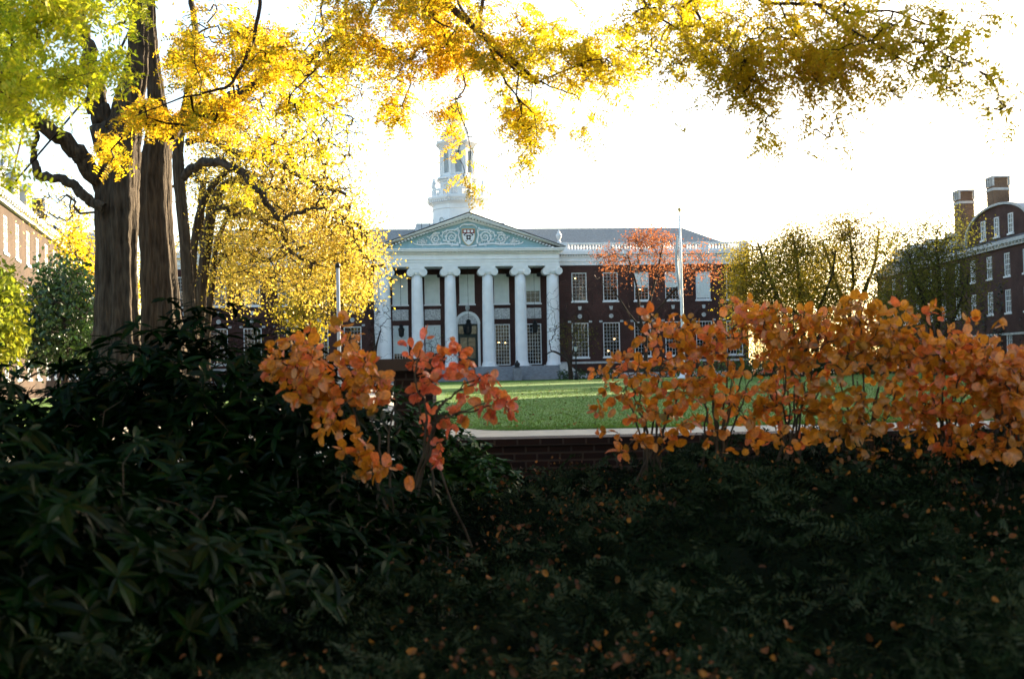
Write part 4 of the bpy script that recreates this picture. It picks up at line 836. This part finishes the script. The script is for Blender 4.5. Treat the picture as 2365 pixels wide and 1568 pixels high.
far_tree('bare_tree', 'small bare tree with drooping twigs against the left end column', (868, 868), 112, [([(866, 820), (864, 770)], 5), ([(868, 810), (880, 760)], 4)], [(870, 760, 40, 80, 112, 2, 110), (880, 700, 30, 40, 112, 2, 40)], L_FARG, 0, .2, .1, 75, .010, rmax=.06)
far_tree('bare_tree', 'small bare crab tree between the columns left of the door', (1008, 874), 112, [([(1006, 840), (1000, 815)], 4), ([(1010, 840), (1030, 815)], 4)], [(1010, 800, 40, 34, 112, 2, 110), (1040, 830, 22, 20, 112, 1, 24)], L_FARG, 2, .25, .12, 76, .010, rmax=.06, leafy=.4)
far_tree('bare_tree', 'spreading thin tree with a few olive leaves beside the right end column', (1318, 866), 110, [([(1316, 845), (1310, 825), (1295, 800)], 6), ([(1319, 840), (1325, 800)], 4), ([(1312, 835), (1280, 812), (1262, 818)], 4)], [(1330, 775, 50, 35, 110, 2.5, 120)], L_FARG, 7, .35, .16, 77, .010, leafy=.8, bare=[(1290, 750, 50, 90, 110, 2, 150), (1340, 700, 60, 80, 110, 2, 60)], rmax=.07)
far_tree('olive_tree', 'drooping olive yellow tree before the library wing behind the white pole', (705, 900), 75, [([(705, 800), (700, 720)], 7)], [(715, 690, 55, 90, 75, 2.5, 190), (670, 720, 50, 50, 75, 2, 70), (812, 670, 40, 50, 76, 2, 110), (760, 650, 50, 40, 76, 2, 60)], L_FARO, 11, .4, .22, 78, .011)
far_tree('dark_bush', 'dark green leafy bush left of the massive trunk with the sunlit hall behind', (150, 860), 23, [([(150, 780), (140, 700), (160, 640)], 8), ([(160, 800), (190, 720)], 6)], [(150, 650, 60, 36, 23, 1.5, 120), (175, 720, 60, 60, 23, 1.5, 170), (100, 700, 40, 40, 22.6, 1, 70), (110, 770, 70, 60, 22.5, 1.2, 170), (60, 800, 70, 40, 22, 1, 110), (180, 800, 60, 40, 22.5, 1, 90)], L_BUSH, 14, .17, .11, 79, .006, cat='bush', leafy=.8)
far_tree('yellow_bush', 'bright sunlit yellow green bush at the frame edge', (-10, 880), 17, [([(0, 800), (10, 700)], 8), ([(-30, 780), (-40, 680)], 6)], [(5, 690, 36, 60, 17, 1.2, 110), (-5, 780, 56, 46, 17, 1, 130), (-40, 720, 50, 90, 17, 1, 80)], leafmat('sunny_bush_leaf', [(.12, .18, .015), (.26, .30, .02), (.44, .40, .02)], .5, .02), 16, .11, .10, 80, .005, cat='bush')
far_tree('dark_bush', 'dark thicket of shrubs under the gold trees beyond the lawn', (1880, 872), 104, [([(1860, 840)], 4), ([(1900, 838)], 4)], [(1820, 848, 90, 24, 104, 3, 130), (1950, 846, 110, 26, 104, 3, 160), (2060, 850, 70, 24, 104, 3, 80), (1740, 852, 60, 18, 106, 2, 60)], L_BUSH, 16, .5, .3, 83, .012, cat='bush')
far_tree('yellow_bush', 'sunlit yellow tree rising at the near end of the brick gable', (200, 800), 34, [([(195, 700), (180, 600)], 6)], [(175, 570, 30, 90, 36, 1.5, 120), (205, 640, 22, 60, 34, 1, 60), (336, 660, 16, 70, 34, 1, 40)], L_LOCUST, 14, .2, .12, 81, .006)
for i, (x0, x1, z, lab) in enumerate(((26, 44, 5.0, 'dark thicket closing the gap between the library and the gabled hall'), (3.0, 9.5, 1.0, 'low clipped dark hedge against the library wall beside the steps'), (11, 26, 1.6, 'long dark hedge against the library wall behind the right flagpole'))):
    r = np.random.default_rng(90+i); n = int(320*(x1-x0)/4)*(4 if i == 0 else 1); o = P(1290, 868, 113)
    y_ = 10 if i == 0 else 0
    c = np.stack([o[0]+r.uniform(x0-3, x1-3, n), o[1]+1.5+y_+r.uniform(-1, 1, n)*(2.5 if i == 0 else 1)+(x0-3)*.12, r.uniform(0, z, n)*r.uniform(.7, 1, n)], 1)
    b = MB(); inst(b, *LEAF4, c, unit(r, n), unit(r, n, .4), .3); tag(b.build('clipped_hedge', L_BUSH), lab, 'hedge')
# ivy on the shaded hall and russet creeper on the library's far wing
def creeper(name, label, m, root, rects, n, size, seed):
    r = np.random.default_rng(seed); pts = []
    for u0, u1, z0, z1 in rects:
        k = n; u = r.uniform(u0, u1, k); z = z0+(z1-z0)*r.uniform(0, 1, k)**1.2; keep = np.sin(u*1.7+seed)+np.sin(u*.6)+r.normal(0, .5, k) > (z-z0)/(z1-z0)*2-.9; pts.append(np.stack([u, -.08-.1*r.uniform(size=k), z], 1)[keep])
    p = np.concatenate(pts); M = np.array(root.matrix_basis)
    M = np.array(Matrix.Translation(root.location) @ Matrix.Rotation(root.rotation_euler.z, 4, 'Z')); w3 = p @ M[:3, :3].T + M[:3, 3]
    nrm = unit(r, len(p))*.5 + M[:3, :3] @ np.array([0, -1, .2]); b = MB(); inst(b, *LEAF4, w3, unit(r, len(p), -.6), nrm, size); tag(b.build(name, m), label, 'climber')
creeper('ivy', 'dark ivy climbing between the windows of the shaded gabled hall', L_IVY, RH, [(14.2+3.85*k, 16.6+3.85*k, 0, 8.0) for k in range(-2, 9)], 500, .3, 3)
lib = bpy.data.objects['library_building']
creeper('creeper', 'russet creeper on the library wing behind the golden tree', leafmat('creeper_leaf', [(.03, .012, .01), (.07, .02, .014), (.10, .035, .016)], .15, .04), lib, [(-30, -9.6, 0.2, 11)], 9000, .32, 5)
bpy.data.objects['creeper'].location = (-.12*-2.6*0+ -2.6*math.sin(R(7)), 2.6*math.cos(R(7)), 0)

# ------------------------------------------------------------------ poles, flag, lamp
def flagpole(label, x, y, h):
    t = thing('flagpole', label, 'flagpole', (x, y, 0), 0)
    MB().lathe([(.55, 0), (.55, .12), (.4, .2), (.22, .55), (.17, .6), (.165, .62), (.15, 5), (.12, 10), (.075, h)], seg=14).build('pole', WHITE, t, True)
    MB().lathe([(.03, h), (.03, h+.25), (.13, h+.36), (.16, h+.5), (.12, h+.62), (.01, h+.68)], seg=12).build('ball', YEL, t, True); return t
flagpole('white flagpole with a limp flag before the library wing, rising from the orange shrubs', 15.0, 100, 14.4)
g = P(783, 800, 19.0); t = thing('post', 'slim white post with dark cap standing before the golden tree', 'post', (g[0], g[1], 0))
MB().lathe([(.034, 0), (.032, 1.5), (.030, 2.94)], seg=12).build('pole', STONE, t, True)
MB().lathe([(.04, 2.942), (.045, 2.99), (.02, 3.03)], seg=12).build('cap', DARK, t, True)
b = MB(); nu, nv = 14, 20; v = []
for j in range(nv):
    tz = j/(nv-1)
    for i in range(nu):
        s = i/(nu-1); wd = .16 + .22*math.sin(math.pi*min(1, tz*1.15))**.8; x = -.15 - s*wd; y = .16*math.sin(s*11+tz*1.4)*(.4+tz); z = 12.6-4.6*tz-.7*s*tz
        v.append((15+x, 100+y, z))
fcs = [(j*nu+i, j*nu+i+1, (j+1)*nu+i+1, (j+1)*nu+i) for j in range(nv-1) for i in range(nu-1)]
rg = random.Random(3)
for f in range(len(fcs)): pass
b.add(v, [f for k, f in enumerate(fcs) if not (3 < (k % (nu-1)) < 6 and 4 < k//(nu-1) < 9)], 0); b.add(v, [f for k, f in enumerate(fcs) if (3 < (k % (nu-1)) < 6 and 4 < k//(nu-1) < 9)], 1)
tag(b.build('flag', [WHITE, RED], smooth=True), 'limp white flag hanging in folds from the right flagpole', 'flag')
lp = P(1331, 866, 108)
t = thing('street_lamp', 'black lamp post with pale lantern beside the portico steps', 'lamp post', (lp[0], lp[1], 0))
MB().lathe([(.2, 0), (.2, .3), (.1, .5), (.07, .8), (.06, 2.6), (.1, 2.65), (.05, 2.7)], seg=10).build('post', DARK, t, True)
MB().lathe([(.10, 2.7), (.2, 3.15)], seg=6).build('lantern_glass', LEAD, t)
MB().lathe([(.25, 3.152), (.22, 3.22), (.08, 3.4), (.03, 3.55)], seg=6).build('lantern_cap', DARK, t)

# ------------------------------------------------------------------ the garden wall and pier
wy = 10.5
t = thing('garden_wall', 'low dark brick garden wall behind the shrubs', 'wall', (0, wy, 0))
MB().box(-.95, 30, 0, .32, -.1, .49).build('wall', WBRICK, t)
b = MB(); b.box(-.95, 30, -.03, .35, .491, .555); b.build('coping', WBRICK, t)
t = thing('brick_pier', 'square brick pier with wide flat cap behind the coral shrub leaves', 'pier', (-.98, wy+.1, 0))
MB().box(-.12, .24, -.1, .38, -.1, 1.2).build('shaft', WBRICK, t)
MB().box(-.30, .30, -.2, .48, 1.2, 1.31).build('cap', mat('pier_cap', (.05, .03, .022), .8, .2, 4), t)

# ------------------------------------------------------------------ near shrubs
def bushy(name, label, ells, m, per, size, T, seed, whorl=7, droop=-.15, stem=BARK2, cat='shrub', inner=.55):
    r = np.random.default_rng(seed); c0 = np.array(ells[0][0]); t = thing(name, label, cat, (float(c0[0]), float(c0[1]), 0))
    pts, nrm = [], []
    for c, rad, n in ells:
        q = unit(r, n); q[:, 2] = np.abs(q[:, 2])*1.0 - .25*(r.uniform(size=n) < .4); rr = r.uniform(inner, 1.02, (n, 1))**.6
        bump = 1 + .13*np.sin(q[:, :1]*7+seed)*np.sin(q[:, 1:2]*6+2*seed) + .09*np.sin(q[:, 2:]*9+q[:, :1]*5)
        pts.append(np.array(c) + q*rr*np.array(rad)*bump); nrm.append(q)
    pts = np.concatenate(pts); nrm = np.concatenate(nrm); ok = pts[:, 2] > .02; pts, nrm = pts[ok], nrm[ok]
    b = MB(); g = np.array([[c0[0]+a, c0[1]+a*.4, 0] for a in (-.15, 0, .15)]); sub = pts[r.choice(len(pts), min(len(pts), 220), False)]
    nodes, par, nb = colonize(g, sub, r); twigs(b, nodes, par, nb, r, .0035, .42, .05, 4, 0, .2, .02); child('stem', b, stem, t)
    b = MB(); N = len(pts)*whorl; ax = nrm*.7 + np.array([0, 0, .7]) + r.normal(0, .3, pts.shape); ax /= np.linalg.norm(ax, axis=1)[:, None]
    e = np.cross(ax, unit(r, len(pts))); e /= np.linalg.norm(e, axis=1)[:, None]; f = np.cross(ax, e)
    a = (np.arange(whorl)[None]*2*math.pi/whorl + r.normal(0, .25, (len(pts), whorl)))
    d = np.cos(a)[..., None]*e[:, None] + np.sin(a)[..., None]*f[:, None] + ax[:, None]*(r.uniform(-.2, .6, (len(pts), whorl, 1))) + np.array([0, 0, droop])
    p = np.repeat(pts, whorl, 0); d = d.reshape(-1, 3); n = np.repeat(ax, whorl, 0) + r.normal(0, .25, (N, 3))
    inst(b, T[0], T[1], p, d, n, size*r.uniform(.65, 1.2, N)); child('foliage', b, m, t); return t
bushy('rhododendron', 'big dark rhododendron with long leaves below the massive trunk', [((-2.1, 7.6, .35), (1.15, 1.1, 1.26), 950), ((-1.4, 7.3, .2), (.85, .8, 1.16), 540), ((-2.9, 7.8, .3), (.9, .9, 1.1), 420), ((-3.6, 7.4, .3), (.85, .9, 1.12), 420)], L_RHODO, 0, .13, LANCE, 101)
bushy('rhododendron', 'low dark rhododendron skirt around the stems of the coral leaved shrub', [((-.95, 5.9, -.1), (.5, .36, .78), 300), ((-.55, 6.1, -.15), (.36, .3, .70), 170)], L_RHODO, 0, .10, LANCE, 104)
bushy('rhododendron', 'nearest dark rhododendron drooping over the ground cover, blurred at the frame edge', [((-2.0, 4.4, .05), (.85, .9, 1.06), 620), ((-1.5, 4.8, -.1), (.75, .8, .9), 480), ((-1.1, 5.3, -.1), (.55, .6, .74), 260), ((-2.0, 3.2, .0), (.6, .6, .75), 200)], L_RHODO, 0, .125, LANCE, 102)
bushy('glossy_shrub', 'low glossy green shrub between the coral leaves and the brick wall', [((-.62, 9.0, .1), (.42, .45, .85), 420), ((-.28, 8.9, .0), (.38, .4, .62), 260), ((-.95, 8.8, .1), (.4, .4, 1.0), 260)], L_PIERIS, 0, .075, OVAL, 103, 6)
def fothergilla(label, base, stems, specs, m, size, seed, group, mul=1.0):
    """upright stems carrying round autumn leaves; specs are leaf clouds"""
    r = np.random.default_rng(seed); t = thing('orange_shrub', label, 'shrub', base, 0, group); b = MB(); wood = []
    g = np.array(base)
    for pts, Y in stems:
        w3 = np.array([g + np.array([r.normal(0, .17), r.normal(0, .12), 0])] + [P(x, y, Y) for x, y in pts]); s = smooth_path(w3, 6); s[1:-1] += r.normal(0, .006, s[1:-1].shape); b.tube(s, np.linspace(.0085, .0035, len(s)), 6); wood.append(s[len(s)//3:])
    tg = clumpy2(r, blob_px(r, [(a, c, d*1.18, e*1.3, y_, dy, max(3, int(n*1.1*mul))) for a, c, d, e, y_, dy, n in specs], .16), .62); nodes, par, nb = colonize(np.concatenate(wood), tg, r); twigs(b, nodes, par, nb, r, .0016, .4, .0, 4, 0, .18, .005); child('stem', b, BARK2, t, True)
    pa = nodes[par[nb:]]; md = nodes[nb:]; ax = md-pa; ax /= np.linalg.norm(ax, axis=1)[:, None]+1e-9
    P_, D_, N_ = [], [], []
    for f, q in ((1.0, 1), (.92, 2), (.6, 1)):
        for k in range(q):
            p = pa+(md-pa)*f; d = ax*.55 + unit(r, len(p), -.35)*.8; n = unit(r, len(p), .35); n[:, 1] -= .5
            P_.append(p + d*.012); D_.append(d); N_.append(n)
    P_, D_, N_ = map(np.concatenate, (P_, D_, N_)); k = r.uniform(size=len(P_)) < .9
    b = MB(); sz = size*np.clip(r.normal(.68, .19, len(P_)), .28, 1.08); half = r.integers(0, 3, len(P_))
    for sel, T in ((k & (half == 0), ROUND), (k & (half == 1), ROUND3), (k & (half == 2), CURL)): inst(b, *T, P_[sel], D_[sel], N_[sel], sz[sel])
    child('foliage', b, m, t, True); return t
GR = 'orange autumn shrubs along the brick wall'
fothergilla('coral and orange leaved shrub reaching out before the library steps', (-.75, 6.3, 0), [([(880, 1060), (850, 960), (800, 880)], 6.3), ([(900, 1080), (905, 960), (930, 880)], 6.2), ([(860, 1080), (800, 900), (740, 830)], 6.4), ([(990, 1050), (1010, 950), (1060, 900), (1130, 860)], 6.3), ([(985, 1000), (960, 880), (970, 810)], 6.3), ([(990, 1010), (1050, 960), (1120, 930)], 6.3)],
    [(690, 830, 80, 40, 6.4, .25, 44), (760, 850, 90, 70, 6.3, .3, 70), (830, 890, 80, 60, 6.2, .25, 44), (720, 900, 50, 26, 6.2, .15, 14), (770, 960, 50, 40, 6.1, .15, 14), (810, 1020, 30, 40, 6.1, .1, 7), (880, 1085, 50, 16, 6.1, .1, 9), (850, 1040, 40, 30, 6.1, .1, 5)], L_FOTH, .078, 111, GR, 1.6)
fothergilla('coral red leaved shrub sprigs overlapping the lawn and brick pier', (-.42, 6.4, 0), [([(985, 1050), (1010, 950), (1060, 905), (1130, 870)], 6.4), ([(985, 1000), (960, 880), (970, 810)], 6.4), ([(990, 1010), (1050, 960), (1150, 935)], 6.4)],
    [(985, 830, 50, 40, 6.4, .15, 16), (975, 880, 40, 26, 6.4, .12, 8), (1080, 880, 70, 34, 6.4, .15, 16), (1130, 930, 60, 22, 6.4, .12, 16), (1080, 965, 70, 20, 6.4, .12, 13), (1000, 960, 26, 24, 6.4, .1, 7), (1010, 1020, 24, 34, 6.3, .1, 6), (1060, 800, 14, 14, 6.4, .05, 2), (1060, 835, 30, 20, 6.4, .08, 4)], L_RED, .078, 112, GR, 1.4)
for i, (lab, x, Y, sx, specs, m) in enumerate((
    ('orange leaved shrub at the open end of the row, sprigs over the lawn', 1500, 7.2, [(1470, 960), (1560, 900), (1450, 860), (1530, 800), (1600, 860)], [(1500, 790, 70, 50, 7.2, .3, 44), (1560, 840, 80, 70, 7.2, .3, 54), (1410, 850, 44, 24, 7.2, .15, 12), (1460, 890, 60, 50, 7.2, .25, 30), (1420, 960, 60, 30, 7.1, .2, 18), (1500, 1000, 80, 36, 7.0, .2, 26), (1460, 1030, 40, 20, 7.0, .1, 9), (1490, 940, 70, 40, 7.1, .2, 22), (1590, 760, 40, 30, 7.2, .15, 9)], leafmat('mixed_orange_leaf', [(.16, .14, .02), (.46, .17, .010), (.62, .24, .015), (.68, .18, .03), (.72, .13, .055)], .46, .06, .36, 2.0, .3)),
    ('orange leaved shrub with a coral patch, second in the row from the lawn gap', 1660, 7.1, [(1640, 900), (1600, 800), (1690, 760), (1720, 850), (1650, 960)], [(1640, 830, 80, 80, 7.1, .35, 76), (1690, 780, 80, 60, 7.1, .3, 60), (1620, 930, 70, 50, 7.0, .25, 26), (1680, 1000, 70, 34, 7.0, .2, 20), (1780, 850, 50, 80, 7.1, .3, 40), (1740, 720, 50, 24, 7.1, .2, 9)], leafmat('coral_orange_leaf', [(.42, .15, .010), (.60, .24, .015), (.66, .21, .025), (.70, .14, .05)], .46, .06, .36, 2.0, .3)),
    ('tall dark stemmed orange brown shrub in the middle of the row', 1830, 6.9, [(1790, 900), (1800, 740), (1850, 850), (1830, 720), (1890, 800)], [(1830, 770, 90, 60, 6.9, .35, 84), (1840, 850, 90, 60, 6.9, .35, 60), (1920, 770, 70, 50, 6.9, .3, 50), (1780, 720, 60, 30, 6.9, .25, 20), (1800, 960, 70, 40, 6.8, .2, 14), (1850, 1000, 70, 40, 6.8, .2, 18)], L_FOTH),
    ('orange brown shrub with yellow leaves along its top beside the dark hall', 2000, 6.7, [(1980, 900), (1990, 760), (2040, 830), (1960, 800), (2060, 900)], [(1990, 770, 90, 50, 6.7, .35, 72), (2010, 850, 100, 70, 6.7, .35, 84), (2090, 780, 70, 50, 6.7, .3, 46), (1990, 960, 90, 40, 6.6, .25, 30), (1970, 720, 30, 24, 6.7, .1, 6), (2010, 1020, 80, 24, 6.6, .2, 15), (2060, 740, 60, 30, 6.7, .2, 16)], leafmat('amber_leaf', [(.14, .13, .02), (.42, .17, .010), (.56, .24, .014), (.62, .23, .02), (.66, .36, .03)], .46, .06, .36, 2.0, .3)),
    ('orange brown shrub low and dense before the dark hall', 2180, 6.6, [(2150, 900), (2180, 790), (2220, 850), (2240, 930), (2120, 940)], [(2170, 830, 90, 50, 6.6, .35, 80), (2160, 920, 100, 60, 6.6, .3, 70), (2240, 830, 70, 40, 6.6, .3, 44), (2160, 1000, 90, 36, 6.5, .2, 22), (2130, 780, 50, 30, 6.6, .2, 14), (2260, 900, 70, 60, 6.6, .3, 50)], L_FOTH),
    ('orange shrub cut off by the frame edge with a coral sprig low down', 2350, 6.4, [(2330, 900), (2350, 830), (2300, 960), (2290, 1020)], [(2310, 870, 60, 50, 6.4, .3, 50), (2340, 950, 60, 50, 6.4, .3, 46), (2310, 1030, 50, 20, 6.3, .2, 16), (2380, 880, 60, 70, 6.4, .3, 40)], leafmat('rust_leaf', [(.36, .13, .010), (.52, .21, .014), (.60, .21, .02), (.64, .15, .04)], .46, .06, .36, 2.0, .3)))):
    g = P(x, 1040, Y)
    fothergilla(lab, (float(g[0]), Y, 0), [([(x + (px-x)*.25, 1000), (x+(px-x)*.6, (1000+py)/2), (px, py)], Y) for px, py in sx] + [([(x+dx*.5, 980), (x+dx, 880)], Y+.1) for dx in (-60, -20, 30, 70)], specs + [(x, 975, 95, 70, Y, .25, 22), (x, 745, 110, 45, Y, .3, 14), (x, 900, 100, 100, Y, .3, 20)] + ([(x-30, 930, 90, 60, Y, .3, 30)] if i > 1 else []), m, .078, 120+i, GR, (.7, .78, .86, .95, 1.05, 1.2)[i])

# ------------------------------------------------------------------ yew ground cover, fallen leaves
r = np.random.default_rng(7)
def cover_z(x, y):
    z = .30 + .05*np.sin(x*2.1+y)+.05*np.sin(y*2.7-x*1.3)+.06*np.sin(x*4.7+y*3.1)*np.sin(y*4.1-x*1.7)+.045*np.sin(x*8.3-y*6)*np.sin(y*7.7+x*3)
    z = z + .38*np.clip((x+.2)/1.6, 0, 1)*np.clip((y-4)/2.5, 0, 1)*np.clip((9.6-y)/1.2, 0, 1) + .05*np.clip((4-y)/2, 0, 1)
    return z
b = MB(); gx, gy = np.linspace(-4, 7, 56), np.linspace(1.2, 10.2, 50); X, Y_ = np.meshgrid(gx, gy); Z = cover_z(X, Y_)-.26
v = np.stack([X, Y_, Z], -1).reshape(-1, 3); i = np.arange(49)[:, None]*56+np.arange(55)[None]; b.add(v, np.stack([i, i+1, i+57, i+56], -1).reshape(-1, 4))
n = 14000; y = 1.6+8.5*r.uniform(size=n)**1.05; x = r.uniform(-.58, .58, n)*y*1.05+.12; ok = (np.abs(x) < 6.5); x, y = x[ok], y[ok]; n = len(x)
pos = np.stack([x, y, cover_z(x, y)-.20+.10*r.uniform(size=n)], 1); ang = r.uniform(0, 2*math.pi, n)
d = np.stack([np.cos(ang)*.8+.25, np.sin(ang)*.8-.35, r.uniform(.25, 1.1, n)], 1); d /= np.linalg.norm(d, axis=1)[:, None]
nn = unit(r, n, 1.2); s = np.cross(nn, d); s /= np.linalg.norm(s, axis=1)[:, None]; L = r.uniform(.12, .34, n)*(.62+.38*np.clip((y-2)/4, 0, 1)); hi = r.uniform(size=n) < .22; pos[hi, 2] += .05
NT = ([(0, 0, 0), (.4, .17, .03), (1, 0, -.05), (.4, -.17, .03)], [(0, 3, 2, 1)])
for k in range(10):
    t_ = (k+.5)/10; p = pos+d*(L*t_)[:, None]-np.array([0, 0, 1])*(L*.55*t_*t_)[:, None]
    for sg in (-1, 1):
        dd = d*.6+sg*s+r.normal(0, .2, (n, 3)); n2 = nn+r.normal(0, .35, (n, 3)); sz = (.026+.022*np.clip((y-2)/4, 0, 1))*(1.15-.55*t_)*r.uniform(.7, 1.25, n)
        inst(b, *NT, p[~hi], dd[~hi], n2[~hi], sz[~hi]); inst(b, *NT, p[hi], dd[hi], n2[hi], sz[hi], 1)
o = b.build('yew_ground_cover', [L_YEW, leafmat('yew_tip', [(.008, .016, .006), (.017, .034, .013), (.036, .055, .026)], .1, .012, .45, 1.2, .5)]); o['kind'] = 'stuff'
n = 9000; y = 1.7+7.6*r.uniform(size=n)**.95; x = r.uniform(-.30, .55, n)*y; clump = np.sin(x*3.1+1)+np.sin(y*2.3)+np.sin(x*7-y*5)*.7+r.normal(0, 1.1, n) > .8 + 1.5*np.clip((4.6-y)/2, 0, 1); x, y = x[clump], y[clump]; n = len(x)
b = MB(); inst(b, *ROUND3, np.stack([x, y, cover_z(x, y)-.06+.11*r.uniform(size=n)], 1), unit(r, n, -.2), unit(r, n, .3), r.uniform(.010, .040, n)*(1-.35*r.uniform(size=n)))
o = b.build('fallen_leaves', L_LITTER, smooth=True); o['kind'] = 'stuff'
n = 6000; b = MB(); x = r.uniform(-2, 30, n); y = 23+75*r.uniform(size=n)**1.5; inst(b, *LEAF4, np.stack([x, y, np.full(n, .02)], 1), unit(r, n, 0, .1), unit(r, n, 2.5), r.uniform(.05, .1, n)); o = b.build('lawn_leaves', L_LITTER); o['kind'] = 'stuff'
n = 90000; b = MB(); y = 22.2+40*r.uniform(size=n)**1.8; x = r.uniform(-.06, .47, n)*y; G4 = ([(0, .07, 0), (0, -.07, 0), (1, 0, .15)], [(0, 1, 2)])
ok = (x > np.interp(y, edge[::-1, 1], edge[::-1, 0])) | (y > 60); x, y = x[ok], y[ok]; n = len(x); inst(b, *G4, np.stack([x, y, np.zeros(n)], 1), unit(r, n, 1.1), unit(r, n), r.uniform(.04, .08, n)*(y/25)**.4)
o = b.build('grass', leafmat('grass_blade', [(.05, .10, .010), (.085, .16, .014), (.15, .20, .016)], .4, .015, .5, .25, .6)); o['kind'] = 'stuff'
